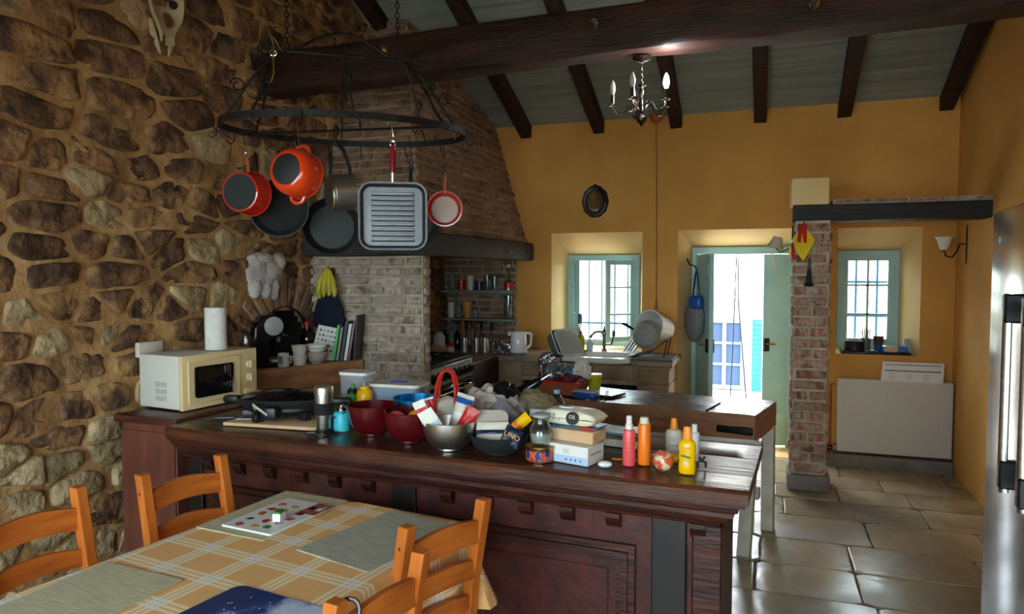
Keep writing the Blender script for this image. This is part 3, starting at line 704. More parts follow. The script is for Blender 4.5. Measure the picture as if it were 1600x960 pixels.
for x in (.155, .327, .501, .675, .848, 1.017, 1.383, 1.55, 1.716, 1.88, 2.053, 2.35):
    c = MB(); c.prism([(.136, .742), (.088, .742), (.088, .727), (.095, .716), (.1, .704), (.108, .697), (.118, .686), (.136, .684)], x - .026, x + .026, Matrix(((0, 0, 1, 0), (1, 0, 0, 0), (0, 1, 0, 0), (0, 0, 0, 1))))
    c.build('corbel', 'island', isl, ang=30)
for a, b in ((1.124, 1.236), (2.19, 2.31)):
    MB().rbox(a, b, .112, .136, .06, .742, .004, 1).build('pilaster', 'island_black', isl)  # near-black colour stands in for the shadow on these pilasters
MB().rbox(2.33, 2.43, .105, .2, .06, .742, .006, 1).build('corner_post', 'island', isl)
MB().rbox(.02, .1, .112, .136, .06, .742, .004, 1).build('pilaster', 'island_black', isl)
for a, b in ((.16, 1.08), (1.30, 2.13)):
    f = bpy.data.objects.new('panel', None); col.objects.link(f); f.parent = isl
    m = MB()
    for i, (d, pr_) in enumerate(((0, .022), (.025, .03), (.045, .014))):
        x0, x1, z0_, z1_ = a + d, b - d, .10 + d, .625 - d; t = .024
        for q in ((x0, x1, z1_ - t, z1_), (x0, x1, z0_, z0_ + t), (x0, x0 + t, z0_ + t, z1_ - t), (x1 - t, x1, z0_ + t, z1_ - t)): m.box(q[0], q[1], .136 - pr_, .137, q[2], q[3])
    m.build('panel_moulding', 'island', f, smooth=False)
    MB().rbox(a + .1, b - .1, .128, .137, .2, .525, .005, 1).build('panel_field', 'island_red', f)
MB().box(.0, 2.44, .1, .7, 0, .07).build('plinth', 'island_black', isl, smooth=False)
# ---- cabinet in the corner under the microwave
cb = thing('corner_cabinet', 'reddish brown cabinet against the stone wall carrying the microwave', 'cabinet', (-2.93, 2.62, 0))
MB().rbox(0, .335, 0, .72, 0, .88, .004, 1).build('body', 'cab_red', cb)
MB().rbox(-.02, .365, -.03, .74, .88, .915, .006, 2).build('top', 'worktop', cb)
MB().box(.005, .33, -.008, 0, .06, .84).build('side_panel', 'cab_red', cb)
# ---- masonry ledge along the stone wall
lg = thing('wall_ledge', 'stone ledge with timber edge running from the microwave to the brick pier', 'ledge', (0, 0, 0))
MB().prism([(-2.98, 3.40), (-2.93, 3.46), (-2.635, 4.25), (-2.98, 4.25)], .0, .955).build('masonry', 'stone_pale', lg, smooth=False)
MB().prism([(-2.985, 3.36), (-2.935, 3.42), (-2.575, 4.26), (-2.985, 4.26)], .955, 1.01).build('ledge_top', 'counter_top', lg, smooth=False)
o = rough_beam(.95, .05, .14, 3.9, 10, .006).build('edge_timber', 'block_side', lg, ang=50); o.matrix_basis = T(-2.955, 3.36, .935) @ RZ(66.8)
# ---- masonry counter under the window
kc = thing('sink_counter', 'masonry kitchen counter along the yellow wall below the window', 'counter', (0, 0, 0))
MB().prism([(-2.95, 5.25), (-2.2, 5.25), (-2.2, 5.86), (-1.63, 5.86), (-1.63, 6.53), (-2.95, 6.53)], .825, .87).build('counter_slab', 'counter_top', kc, smooth=False)
MB().rbox(-1.03, -.69, 5.86, 6.53, .825, .87, .006, 1).build('counter_slab', 'counter_top', kc)
for a, b in ((-2.22, -1.98), (-1.62, -1.46), (-.98, -.72)):
    z = 0; k = 0
    while z < .82:
        h = .135
        MB().rbox(a + .002 * (k % 2), b, 5.885, 6.5, z, min(z + h - .008, .822), .008, 1).build('pier_stone', 'counter_stone', kc); z += h; k += 1
MB().box(-2.2, -.74, 5.90, 6.5, .66, .825).build('apron_core', 'brick_mortar', kc, smooth=False)
x = -1.98
for wd in (.36, .28, .34, .26):
    if x + wd > -.97: wd = -.98 - x
    MB().rbox(x, x + wd - .008, 5.888, 5.94, .70, .822, .008, 1).build('apron_stone', 'counter_stone', kc); x += wd
for a, b in ((-1.97, -1.63), (-1.45, -.99)):
    MB().sheet(lambda u, v, a=a, b=b: (a + (b - a) * u, 5.93 + .012 * math.sin(u * 40), .02 + v * .68), 40, 4, 0).build('curtain', 'curtain_dark', kc)
MB().rbox(-2.93, -2.24, 5.27, 5.9, .0, .825, .004, 1).build('fireplace_masonry', 'dark_brown', kc)
MB().rbox(-2.225, -2.19, 5.16, 5.88, .0, .86, .008, 1).build('end_timber', 'beam', kc)
# sink basin
sk = thing('kitchen_sink', 'white ceramic sink set in the counter below the window', 'sink', (-1.33, 6.19, .845))
m = MB()
outer = rrect(.59, .655, .03); inn = rrect(.46, .40, .07); inn = [(x, y - .05) for x, y in inn]
n = len(outer)
vs = [(x, y, 0) for x, y in outer] + [(x, y, .035) for x, y in outer] + [(x, y, .035) for x, y in inn] + [(x * .93, y * .93, -.13) for x, y in inn]
m.add(vs, [(k*n+i, k*n+(i+1) % n, (k+1)*n+(i+1) % n, (k+1)*n+i) for k in range(3) for i in range(n)] + [tuple(range(3*n, 4*n))]); m.build('basin', 'sink_white', sk)
MB().lathe([(0, -.126), (.03, -.126), (.03, -.12), (0, -.12)], 16).build('drain', 'chrome', sk)
# ---- range cooker in the fireplace (front faces the room)
sv = thing('range_cooker', 'black range cooker with a row of knobs inside the brick fireplace', 'cooker', (-2.16, 4.385, 0)); sv.scale = (1, 1.24, 1.035)
MB().rbox(-.62, 0, .0, .62, .08, .9, .006, 1).build('body', 'black_gloss', sv)
MB().rbox(-.62, .005, .0, .62, .9, .925, .006, 1).build('hob', 'black', sv)
MB().rbox(-.002, .018, .0, .62, .765, .9, .004, 1).build('control_panel', 'steel', sv)
for i in range(8):
    k = MB(); k.rbox(.015, .03, .03 + i * .074, .085 + i * .074, .795, .865, .006, 1); k = k.build('knob', 'black', sv)
    MB().lathe([(.016, 0), (.014, .018), (0, .019)], 12, T(.03, .0575 + i * .074, .83) @ RY(90)).build('knob_grip', 'black_gloss', k)
d = MB().rbox(0, .02, .02, .6, .14, .75, .006, 1).build('oven_door', 'black_glass', sv)
MB().tube([(.01, .05, .715), (.055, .05, .715), (.055, .57, .715), (.01, .57, .715)], .009, 8).build('door_handle', 'chrome', d)
for cx_, cy_ in ((-.16, .16), (-.16, .46), (-.45, .16), (-.45, .46)):
    b = MB().lathe([(.055, .925), (.05, .94), (0, .942)], 16, T(cx_, cy_, 0)).build('burner', 'black_matte', sv)
    MB().box(cx_-.1, cx_+.1, cy_-.006, cy_+.006, .94, .955).box(cx_-.006, cx_+.006, cy_-.1, cy_+.1, .94, .955).build('pan_grate', 'iron', b, smooth=False)
tw = MB().sheet(lambda u, v: (-2.087 + (.012 if v > .5 else -.012) + .006 * math.sin(u * 19), 4.88 + u * .17, .755 - abs(v - .5) * (.44 if v > .5 else .2)), 16, 10, 0).build('dish_towel', 'towel')
tag(tw, 'beige dish towel hanging over the oven door handle', 'towel')
# ---- heavy butcher block bench
bk = thing('butcher_bench', 'thick worn wooden butcher block bench on white legs behind the island', 'bench', (-.037, 4.182, 0), -12.8)
def blockm():
    m = MB(); nx, ny = 46, 12; Lb, Db = 1.62, .53
    def top(u, v): 
        sag = -.016 * math.exp(-((u - .36) / .2) ** 2) - .008 * math.exp(-((u - .75) / .12) ** 2)
        return .8 + sag + .003 * noise.noise(Vector((u * 9, v * 4, 2)))
    vs = []; W = nx + 1
    for j in range(ny + 1):
        for i in range(W):
            u, v = i / nx, j / ny; e = .006 * noise.noise(Vector((u * 14, v, 7)))
            vs.append((-Lb + Lb * u, Db * v + (e if j in (0, ny) else 0), top(u, v)))
    for j in (0, ny):
        for i in range(W): x_, y_, z_ = vs[j * W + i]; vs.append((x_, y_ + (-.008 if j == 0 else .008), z_ - .014))
    b0 = (ny + 1) * W
    for j in (0, 1):
        for i in range(W): x_, y_, z_ = vs[b0 + j * W + i]; vs.append((x_, y_, .645 + .005 * noise.noise(Vector((i * .4, j, 0)))))
    fs = [(j*W+i, j*W+i+1, (j+1)*W+i+1, (j+1)*W+i) for j in range(ny) for i in range(nx)]; mi = [0] * len(fs)
    c0 = b0 + 2 * W
    side = []
    for i in range(nx):
        side += [(i, b0+i, b0+i+1, i+1), (ny*W+i, ny*W+i+1, b0+W+i+1, b0+W+i), (b0+i, c0+i, c0+i+1, b0+i+1), (b0+W+i, b0+W+i+1, c0+W+i+1, c0+W+i), (c0+i, c0+W+i, c0+W+i+1, c0+i+1)]
    for e in (0, nx):
        side.append(tuple([j*W+e for j in range(ny+1)] + [b0+W+e, c0+W+e, c0+e, b0+e]))
    m.v = vs; m.f = fs + side; m.mi = mi + [1] * len(side)
    return m
blockm().build('block', ['block', 'block_side'], bk, ang=50)
for x in (-.28, -.95): MB().box(x - .002, x + .002, .0, .3, .79, .8015, RZ(0)).build('joint', 'black_matte', bk, smooth=False)
MB().rbox(-.215, -.005, -.016, .004, .685, .73, .012, 2).build('iron_strap', 'iron', bk)
def legq(x0, y0, x1, y1): return MB().add([(x0-.035, y0-.03, 0), (x0+.035, y0-.03, 0), (x0+.035, y0+.03, 0), (x0-.035, y0+.03, 0), (x1-.035, y1-.03, .66), (x1+.035, y1-.03, .66), (x1+.035, y1+.03, .66), (x1-.035, y1+.03, .66)], [(3, 2, 1, 0), (4, 5, 6, 7), (0, 1, 5, 4), (1, 2, 6, 5), (2, 3, 7, 6), (3, 0, 4, 7)])
for q in ((-.05, .0, -.03, .06), (-.03, .49, -.03, .47), (-1.5, .0, -1.5, .06), (-1.5, .49, -1.5, .47)): legq(*q).build('leg', 'white_paint', bk, smooth=False)
MB().rbox(-1.5, -.03, .24, .29, .25, .32, .004, 1).build('stretcher', 'white_paint', bk)
# ---- dining table under its cloth
TA = -8.0
tbx, tby = -1.40, 1.62     # centre
td = thing('dining_table', 'pine dining table hidden under a plaid cloth in the foreground', 'table', (tbx, tby, 0), TA)
TW, TL = .80, 1.28
MB().rbox(-TW/2+.01, TW/2-.01, -TL/2+.01, TL/2-.01, .715, .745, .01, 2).build('tabletop', 'pine', td)
for sx in (-1, 1):
    for sy in (-1, 1): MB().rbox(sx*.34-.03, sx*.34+.03, sy*.57-.03, sy*.57+.03, 0, .715, .006, 1).build('leg', 'pine', td)
MB().box(-.34, .34, -.585, -.565, .62, .715).box(-.34, .34, .565, .585, .62, .715).box(-.355, -.335, -.57, .57, .62, .715).box(.335, .355, -.57, .57, .62, .715).build('apron', 'pine', td, smooth=False)
def cloth():
    per = rrect(TW, TL, .03, 4); n = len(per); m = MB(); vs = []; uv = []
    # dense perimeter
    P = []
    for a, b in zip(per, per[1:] + per[:1]):
        k = max(1, int(math.hypot(b[0]-a[0], b[1]-a[1]) / .025))
        P += [(a[0] + (b[0]-a[0]) * i / k, a[1] + (b[1]-a[1]) * i / k) for i in range(k)]
    n = len(P); s = 0; rings = [(.96, .751, 0), (1, .7505, 0), (1, .742, .008)] + [(1, .742 - d, d) for d in (.03, .07, .12, .17, .22, .26)]
    for k, z, d in rings:
        s = 0
        for i, (x, y) in enumerate(P):
            px, py = P[i - 1]; nx, ny = P[(i + 1) % n]; tx, ty = nx - px, ny - py; l = math.hypot(tx, ty) or 1; ox, oy = ty / l, -tx / l
            s += math.hypot(x - px, y - py)
            off = 0 if d == 0 else .004 + d * (.10 + .16 * math.sin(s * 24) * (d / .26) + .1 * math.sin(s * 9 + 1))
            if d: off += .02 * max(0, math.sin(s * 7)) * d / .26
            vs.append((x * k + ox * off, y * k + oy * off, z)); uv.append((x * k + ox * d, y * k + oy * d))
    fs = [(r*n+i, r*n+(i+1) % n, (r+1)*n+(i+1) % n, (r+1)*n+i) for r in range(len(rings)-1) for i in range(n)]
    vs.append((0, 0, .7515)); uv.append((0, 0)); fs += [(i, (i+1) % n, len(vs)-1) for i in range(n)]
    me = bpy.data.meshes.new('tablecloth'); me.from_pydata(vs, [], fs); me.materials.append(MATS['plaid'])
    ul = me.uv_layers.new(); 
    for lp in me.loops: ul.data[lp.index].uv = uv[lp.vertex_index]
    bm = bmesh.new(); bm.from_mesh(me); bmesh.ops.recalc_face_normals(bm, faces=bm.faces[:]); bm.to_mesh(me); bm.free()
    me.shade_smooth(); me.set_sharp_from_angle(angle=R(60))
    o = bpy.data.objects.new('tablecloth', me); col.objects.link(o); o.location = (tbx, tby, .002); o.rotation_euler = (0, 0, R(TA))
    tag(o, 'orange plaid tablecloth with white stripes draped over the dining table', 'tablecloth')
cloth()
ZT = .7545
def pmat(name, label, x, y, w_, l_, rz, m, r=.006, z=ZT, th=.003, cat='placemat'):
    o = MB().prism(rrect(w_, l_, r), 0, th).build(name, m, None); o.location = (x, y, z); o.rotation_euler = (0, 0, R(rz)); return tag(o, label, cat)
pmat('placemat', 'beige woven placemat at the far corner under the printed board', -1.60, 2.055, .29, .43, -5, 'mat_woven')
pmat('placemat', 'grey woven placemat in front of the right hand chairs', -1.135, 1.975, .30, .43, -14, 'mat_woven_grey')
pmat('placemat', 'beige woven placemat nearest the left edge of the table', -1.655, 1.315, .30, .43, -4, 'mat_woven')
o = pmat('picture_placemat', 'glossy blue placemat printed with a snowy landscape', -1.155, 1.31, .40, .42, -8, 'snow_print', .03)
rgp = random.Random(8)
for i in range(22):
    q = MB().prism([(rgp.uniform(.8, 1) * .006 * math.cos(a), rgp.uniform(.8, 1) * .006 * math.sin(a)) for a in [k * PI / 3 for k in range(6)]], .003, .0034).build('snow_dot', 'white', o)
    q.location = (rgp.uniform(-.18, .18), rgp.uniform(0, .2), 0); q.scale = (.4, .4, 1)
bd = thing('printed_board', 'white laminated board with small coloured pictures lying on the placemat', 'board', (-1.565, 2.03, ZT + .003), -6)
MB().prism(rrect(.215, .31, .006), 0, .006).build('board', 'white', bd)
cols_ = ['rose', 'ochre', 'moss', 'purple', 'red', 'maroon', 'terracotta', 'teal', 'rose', 'red', 'ochre', 'maroon']
k = 0
for r_ in range(5):
    for c_ in range(3):
        pts = [(.024 * rgp.uniform(.35, 1) * math.cos(a), .02 * rgp.uniform(.35, 1) * math.sin(a)) for a in [j * PI / 5 for j in range(10)]]
        q = MB().prism(pts, .006, .0066).build('picture', cols_[k % 12], bd); q.location = (-.07 + c_ * .06 + rgp.uniform(-.016, .016), -.115 + r_ * .05 + rgp.uniform(-.012, .012), 0); k += 1
cdm = thing('photo_card', 'small dark red photo card on the printed board', 'card', (-1.475, 2.115, ZT + .0095), -8)
MB().box(-.035, .035, -.05, .05, 0, .002).build('card', 'maroon', cdm, smooth=False)
for i in range(6): MB().box(-.028 + (i % 2) * .031, -.003 + (i % 2) * .031, -.043 + (i // 2) * .03, -.018 + (i // 2) * .03, .002, .0025).build('photo', ['rose', 'terracotta', 'black', 'offwhite', 'red', 'brick'][i], cdm, smooth=False)
jb = thing('small_carton', 'tiny white carton with green top on the printed board', 'carton', (-1.532, 1.985, ZT + .0095), 10)
MB().box(-.014, .014, -.02, .02, 0, .026).build('carton', 'white', jb, smooth=False); MB().box(-.012, .012, -.018, .018, .026, .032).build('green_top', 'moss', jb, smooth=False)
# ---- ladder back chairs
def chair(name, label, loc, rz, first=None):
    if first:
        c = copy_tree(first); c.location = loc; c.rotation_euler = (0, 0, R(rz)); c['label'] = label; return c
    t = thing(name, label, 'chair', loc, rz, 'pine chairs round the table')
    for s in (-1, 1):
        # rear post bends backwards above the seat
        x = s * .158; m = MB(); sec = [(0, .0, 0), (.42, .0, 0), (.62, -.022, 0), (.89, -.075, 0)]
        vs = []
        for z, y_, _ in sec: vs += [(x-.019, y_-.02, z), (x+.019, y_-.02, z), (x+.019, y_+.02, z), (x-.019, y_+.02, z)]
        m.add(vs, [(i*4+k, i*4+(k+1) % 4, (i+1)*4+(k+1) % 4, (i+1)*4+k) for i in range(3) for k in range(4)] + [(3, 2, 1, 0), (12, 13, 14, 15)])
        o = m.build('rear_leg', 'pine', t, smooth=False); bv = o.modifiers.new('bevel', 'BEVEL'); bv.width = .004; bv.segments = 2
        MB().lathe([(.005, 0), (.005, .001)], 10, T(x + s * .0192, -.062, .825) @ RY(90 * s)).build('screw_hole', 'pine_dark', o)
        MB().rbox(s*.16-.018, s*.16+.018, .36, .396, 0, .42, .004, 1).build('front_leg', 'pine', t)
        MB().rbox(s*.158-.01, s*.158+.01, .0, .37, .2, .235, .003, 1).build('side_stretcher', 'pine', t)
        MB().rbox(s*.158-.011, s*.158+.011, .0, .37, .37, .42, .003, 1).build('side_rail', 'pine', t)
    MB().rbox(-.185, .185, -.015, .40, .42, .44, .008, 2).build('seat', 'pine_rail', t)
    for z, h in ((.79, .078), (.665, .062), (.55, .056)):
        yb = -.075 * (z - .42) / .47
        n = 14; vs = []
        for i in range(n + 1):
            u = -1 + 2 * i / n; cr = .016 * math.cos(u * PI / 2) ** .8 if abs(u) < 1 else 0; yy = yb - .012 * (1 - u * u)
            zt_ = z + h * .5 + (.02 * max(0, math.cos(u * PI / 2)) - .006); zb_ = z - h * .5 + .012 * max(0, math.cos(u * PI / 2))
            vs += [(u * .142, yy - .009, zb_), (u * .142, yy + .009, zb_), (u * .142, yy + .009, zt_), (u * .142, yy - .009, zt_)]
        MB().add(vs, [(i*4+k, i*4+(k+1) % 4, (i+1)*4+(k+1) % 4, (i+1)*4+k) for i in range(n) for k in range(4)] + [(3, 2, 1, 0), tuple(range(n*4, n*4+4))]).build('back_rail', 'pine_rail', t)
    return t
def place(mx, my, rz):   # top of the back at (mx,my): shift to the seat-level origin
    a = R(rz); return (mx + .075 * -math.sin(a), my + .075 * math.cos(a), 0)
c0 = chair('ladder_back_chair', 'orange pine ladder-back chair before the reddish corner cabinet', place(-2.02, 2.07, -102), -102)
chair('', 'orange pine ladder-back chair nearest the stone wall at the left edge', place(-2.155, 1.575, -97), -97, c0)
chair('', 'orange pine ladder-back chair at the far right corner of the table', place(-.875, 1.912, 69), 69, c0)
chair('', 'orange pine ladder-back chair closest to the camera with black cord', place(-.838, 1.46, 81), 81, c0)
hl = MB().tube([(.03 * math.cos(a) * .8, .012 * math.sin(a * 2), -.03 + .05 * math.sin(a)) for a in [2 * PI * i / 20 for i in range(20)]], .005, 6, True).build('cord_loop', 'black_gloss')
hl.location = (-.858, 1.35, .855); hl.rotation_euler = (0, 0, R(-20)); tag(hl, 'black cord loop hanging on the post of the nearest chair', 'cord')
# ---- refrigerator
fr = thing('refrigerator', 'tall stainless steel refrigerator at the right edge of the room', 'refrigerator', (.665, 1.85, 0), -2.5)
MB().rbox(.05, .70, 0, .91, .02, 1.79, .006, 1).build('body', 'grey_dark', fr)
for a, b, nm in ((.40, .91, 'door'), (0, .395, 'door')):
    d = MB().rbox(0, .048, a, b, .06, 1.8, .012, 3).build(nm, 'stainless', fr)
    hy_ = a + .05 if a else b - .13
    h = MB().tube([(-.05, hy_, .99), (-.055, hy_, 1.03), (-.055, hy_, 1.50), (-.05, hy_, 1.54)], .013, 10, flat=.8).build('handle', 'steel', d)
    for z in (1.0, 1.46): MB().rbox(-.066, .002, hy_ - .016, hy_ + .016, z, z + .08, .006, 1).build('handle_mount', 'black', h)
lgm = MB().lathe([(.012, 0), (.012, .002), (0, .002)], 16, T(-.001, .80, 1.7) @ RY(-90)).lathe([(.006, 0), (.005, .003), (0, .003)], 12, T(-.001, .80, 1.7) @ RY(-90)).build('badge', 'grey_plastic', fr)
# ---- radiator in the alcove
rd = thing('radiator', 'white flat panel radiator below the barred window', 'radiator', (.585, 6.42, .12))
MB().rbox(0, .83, 0, .02, 0, .605, .006, 1).rbox(0, .83, .06, .08, 0, .605, .006, 1).build('panel', 'radiator', rd)
for i in range(32): MB().box(.02 + i * .0252, .032 + i * .0252, -.003, .001, .02, .585).build('rib', 'radiator', rd, smooth=False)
MB().box(0, .83, .02, .06, .59, .607).build('top_grille', 'radiator', rd, smooth=False)
MB().tube([(-.02, .04, .55), (-.05, .04, .55), (-.05, .04, -.1)], .009, 8).tube([(-.0, .04, .05), (-.035, .04, .05), (-.035, .04, -.1)], .009, 8).build('pipe', 'wood_handle', rd)
MB().lathe([(.02, 0), (.022, .03), (.018, .05), (0, .052)], 14, T(-.03, .03, .02) @ RY(-90)).build('valve', 'black', rd)
for x_ in (.12, .7): MB().box(x_, x_ + .03, .08, .128, .1, .5).build('bracket', 'radiator', rd)
MB().box(.47, 1.42, 6.4, 6.548, .0, .1).build('trim_1', 'cement', None, smooth=False, kind='structure')
# ================================================================== ISLAND ITEMS
ZI = .903
# microwave on the corner cabinet
mw = thing('microwave_oven', 'cream microwave oven with dark glass door on the corner cabinet', 'microwave', (-2.665, 2.725, .917), 83)
# local x along the front (away from camera), local y towards the wall
MB().rbox(.0, .475, .012, .30, .008, .272, .006, 2).build('body', 'cream_side', mw)
MB().rbox(.0, .475, -.012, .014, .004, .274, .006, 2).build('front_panel', 'cream', mw)
d = MB().rbox(.03, .355, -.02, -.01, .03, .25, .005, 1).build('door', 'cream', mw)
MB().rbox(.065, .30, -.024, -.018, .06, .215, .012, 2).build('door_glass', 'black_glass', d)
for z in (.19, .12):
    k = MB().lathe([(.02, 0), (.018, .012), (0, .013)], 18, T(.42, -.012, z) @ RX(90)).build('knob', 'cream', mw)
    MB().box(.416, .424, -.032, -.024, z - .018, z + .018).build('knob_grip', 'offwhite', k)
MB().rbox(.385, .455, -.018, -.01, .03, .06, .003, 1).build('door_button', 'cream', mw)
for r in range(3):
    for c in range(7): MB().box(-.0015, .001, .10 + c * .012, .106 + c * .012, .045 + r * .035, .07 + r * .035).build('vent_slot', 'grey_plastic', mw, smooth=False)
for x in (.04, .43):
    for y_ in (.03, .26): MB().lathe([(.012, 0), (.012, .009)], 10, T(x, y_, 0)).build('foot', 'black', mw)
pt = thing('paper_towel_roll', 'white paper towel roll standing on the microwave', 'paper roll', (-2.72, 3.03, 1.193))
MB().lathe([(.02, 0), (.053, 0), (.054, .004), (.054, .215), (.053, .22), (.02, .22)], 32, cap=False).build('roll', 'paper_roll', pt)
MB().lathe([(.019, 0), (.02, 0), (.02, .221), (.017, .221), (.017, 0)], 20, cap=False).build('core', 'cardboard', pt)
# cutting board, griddle
cbd = thing('cutting_board', 'light wooden cutting board under the black griddle', 'board', (-2.08, 2.735, ZI), 5)
MB().rbox(-.24, .24, -.11, .11, 0, .016, .004, 2).build('board', 'cardboard', cbd)
kn = thing('bread_knife', 'knife with black handle lying on the edge of the cutting board', 'knife', (-2.30, 2.68, ZI + .0165), 25)
MB().prism([(0, -.012), (.19, -.01), (.2, 0), (.18, .01), (0, .012)], 0, .002).build('blade', 'steel', kn); MB().rbox(-.1, 0, -.012, .012, -.002, .014, .004, 2).build('handle', 'black', kn)
gd = thing('electric_griddle', 'black electric griddle with side handles on the cutting board', 'griddle', (-2.13, 2.80, ZI + .017), 12); gd.scale = (1.12, 1.05, 1.45)
MB().lathe([(.14, .035), (.165, .045), (.175, .06), (.172, .066), (.155, .058), (0, .056)], 36, SC(1.12, .78, 1)).build('pan', 'black_matte', gd)
MB().lathe([(0, .018), (.12, .018), (.15, .03), (.15, .04), (0, .04)], 30, SC(1.12, .78, 1)).build('base', 'black', gd)
MB().lathe([(.165, .066), (.12, .082), (.05, .09), (0, .09)], 36, SC(1.12, .78, 1)).build('glass_lid', 'black_glass', gd)
for a in (200, 250, 330, 30): MB().rbox(-.02, .035, -.016, .016, 0, .028, .008, 2, RZ(a) @ T(.13, 0, 0) ).build('foot', 'black', gd)
MB().rbox(.18, .30, -.02, .02, .042, .066, .009, 2).build('handle', 'black', gd); MB().rbox(-.26, -.18, -.02, .02, .042, .066, .009, 2).build('handle', 'black', gd)
MB().rbox(-.02, .045, -.175, -.11, .012, .052, .01, 2).build('plug_socket', 'black', gd)
MB().tube([(.01, -.175, .03), (-.02, -.2, .055), (-.05, -.17, .06), (-.06, -.13, .04)], .004, 6).build('cord', 'offwhite', gd)
# travel mug
lt('travel_mug', 'steel travel mug with black rubber band', 'mug', (-1.81, 2.66, ZI), [
   ('cup', [(0, .004), (.031, .004), (.033, .01), (.041, .165), (.041, .17)], 'steel'), ('band', [(.0375, .075), (.041, .076), (.0435, .125), (.040, .127)], 'black_matte'),
   ('base', [(0, 0), (.034, 0), (.034, .012), (.032, .014)], 'black'), ('lid', [(.042, .168), (.043, .19), (.038, .2), (0, .2)], 'steel')])
kk = thing('car_keys', 'small heap of black keys and cord at the foot of the travel mug', 'keys', (-1.80, 2.60, ZI))
MB().rbox(-.05, -.005, -.014, .012, 0, .014, .005, 2, RZ(20)).build('fob', 'black', kk); MB().tube([(.02 + .035 * math.cos(a), .018 * math.sin(a), .006 + .004 * math.sin(3*a)) for a in [2*PI*i/18 for i in range(18)]], .004, 6, True).build('lanyard', 'black', kk)
MB().tube([(.0, -.02, .004), (.05, -.025, .004)], .003, 6).build('key', 'steel', kk)
tq = lt('turquoise_bottle', 'squat turquoise drinking bottle with a black strap', 'bottle', (-1.745, 2.70, ZI), [
   ('body', [(0, 0), (.033, 0), (.036, .01), (.036, .075), (.03, .085), (.022, .088)], 'teal'), ('cap', [(.02, .086), (.02, .1), (.012, .104), (.012, .112), (0, .113)], 'chrome')])
MB().tube([(.03, -.02, .085), (-.02, -.038, .06), (-.038, -.02, .02), (-.03, -.035, .0), (.01, -.05, .004)], .003, 6).build('strap', 'black', tq)
lt('green_bottle', 'green sports bottle with black cap in front of the water container', 'bottle', (-1.85, 2.96, ZI), [
   ('body', [(0, 0), (.034, 0), (.036, .006), (.036, .09), (.034, .105), (.026, .118)], 'green'), ('cap', [(.027, .117), (.027, .13), (.02, .135), (.018, .142), (0, .142)], 'black'), ('spout', [(.009, .142), (.008, .16), (0, .161)], 'green')])
lt('yellow_bottle', 'matte yellow metal bottle beside the green bottle', 'bottle', (-1.762, 2.92, ZI), [
   ('body', [(0, 0), (.036, 0), (.038, .006), (.038, .125), (.034, .14), (.022, .15)], 'yellow'), ('cap', [(.022, .15), (.022, .16), (.02, .163), (0, .163)], 'yellow'), ('ring', [(.006, .163), (.006, .178), (.009, .18), (0, .182)], 'grey_plastic')])
def tank(name, label, loc, w_, d_, h_, rz, m, lid, water=None):
    t = thing(name, label, 'container', loc, rz); P = rrect(w_, d_, .03); n = len(P)
    vs = [(x * .92, y * .92, 0) for x, y in P] + [(x, y, h_) for x, y in P]; fs = [tuple(range(n - 1, -1, -1))] + [(i, (i+1) % n, n + (i+1) % n, n + i) for i in range(n)]
    MB().add(vs, fs).build('tank', m, t)
    MB().prism(rrect(w_ + .008, d_ + .008, .032), h_, h_ + .014).build('lid', lid, t)
    if water: MB().prism([(x * .9, y * .9) for x, y in P], .006, h_ * water[0]).build('water', water[1], t)
    return t
tank('water_jug', 'tall clear plastic jug with white lid behind the green bottle', (-1.885, 3.06, ZI), .15, .12, .195, 0, 'frost_clear', 'white')
f = tank('water_filter', 'wide clear water filter tank with blue insert beside the yellow bottle', (-1.645, 3.04, ZI), .26, .155, .155, 2, 'frost_clear', 'offwhite')
P = rrect(.235, .135, .025); n = len(P); MB().add([(x * .9, y * .9, .085) for x, y in P] + [(x, y, .152) for x, y in P], [tuple(range(n-1, -1, -1))] + [(i, (i+1) % n, n+(i+1) % n, n+i) for i in range(n)]).build('insert', 'frost_blue', f)
MB().lathe([(.0, .012), (.032, .012), (.036, .085), (0, .085)], 18, T(-.03, 0, 0)).build('cartridge', 'lens_plastic', f)
MB().prism(rrect(.09, .04, .018), .169, .173, T(.0, -.0, 0)).build('filler_hatch', 'blue', f)
# bowls
def bowl(name, label, loc, r, h, m, group=None, th=.004, foot=.5):
    pr = [(0, 0), (r * foot, 0), (r * foot, .008)] + [(r * (foot + (1 - foot) * math.sin(a)), .008 + (h - .008) * (1 - math.cos(a))) for a in [PI / 2 * i / 8 for i in range(1, 9)]]
    pr += [(q[0] - th, q[1] + th * .3) for q in reversed(pr[3:])] + [(0, .012)]
    return lt(name, label, 'bowl', loc, [('bowl', pr, m)], seg=36, group=group)
bowl('mixing_bowl', 'glossy dark red mixing bowl nearer the travel mug', (-1.585, 2.69, ZI), .105, .128, 'bowl_red')
b2 = bowl('mixing_bowl', 'glossy dark red mixing bowl holding orange peel beside the steel bowl', (-1.372, 2.625, ZI), .104, .126, 'bowl_red')
for i, (x, y_, c) in enumerate(((.05, -.04, 'enamel_orange'), (-.03, -.05, 'rose'))):
    pass
op = MB().blob(.04, .04, .034, .05, 2, 2).build('orange_fruit', 'orange_cap'); op.location = (-1.325, 2.60, ZI + .105); tag(op, 'orange fruit lying in the dark red mixing bowl', 'fruit')
op = MB().blob(.035, .03, .026, .05, 2, 2).build('pink_fruit', 'rose'); op.location = (-1.412, 2.585, ZI + .105); tag(op, 'pinkish fruit peeking over the rim of the dark red bowl', 'fruit')
bowl('metal_bowl', 'metallic blue bowl behind the two red bowls', (-1.475, 2.885, ZI), .105, .132, 'blue_metal')
bowl('steel_bowl', 'brushed steel bowl full of packets beside the red bowl', (-1.165, 2.565, ZI), .105, .112, 'steel')
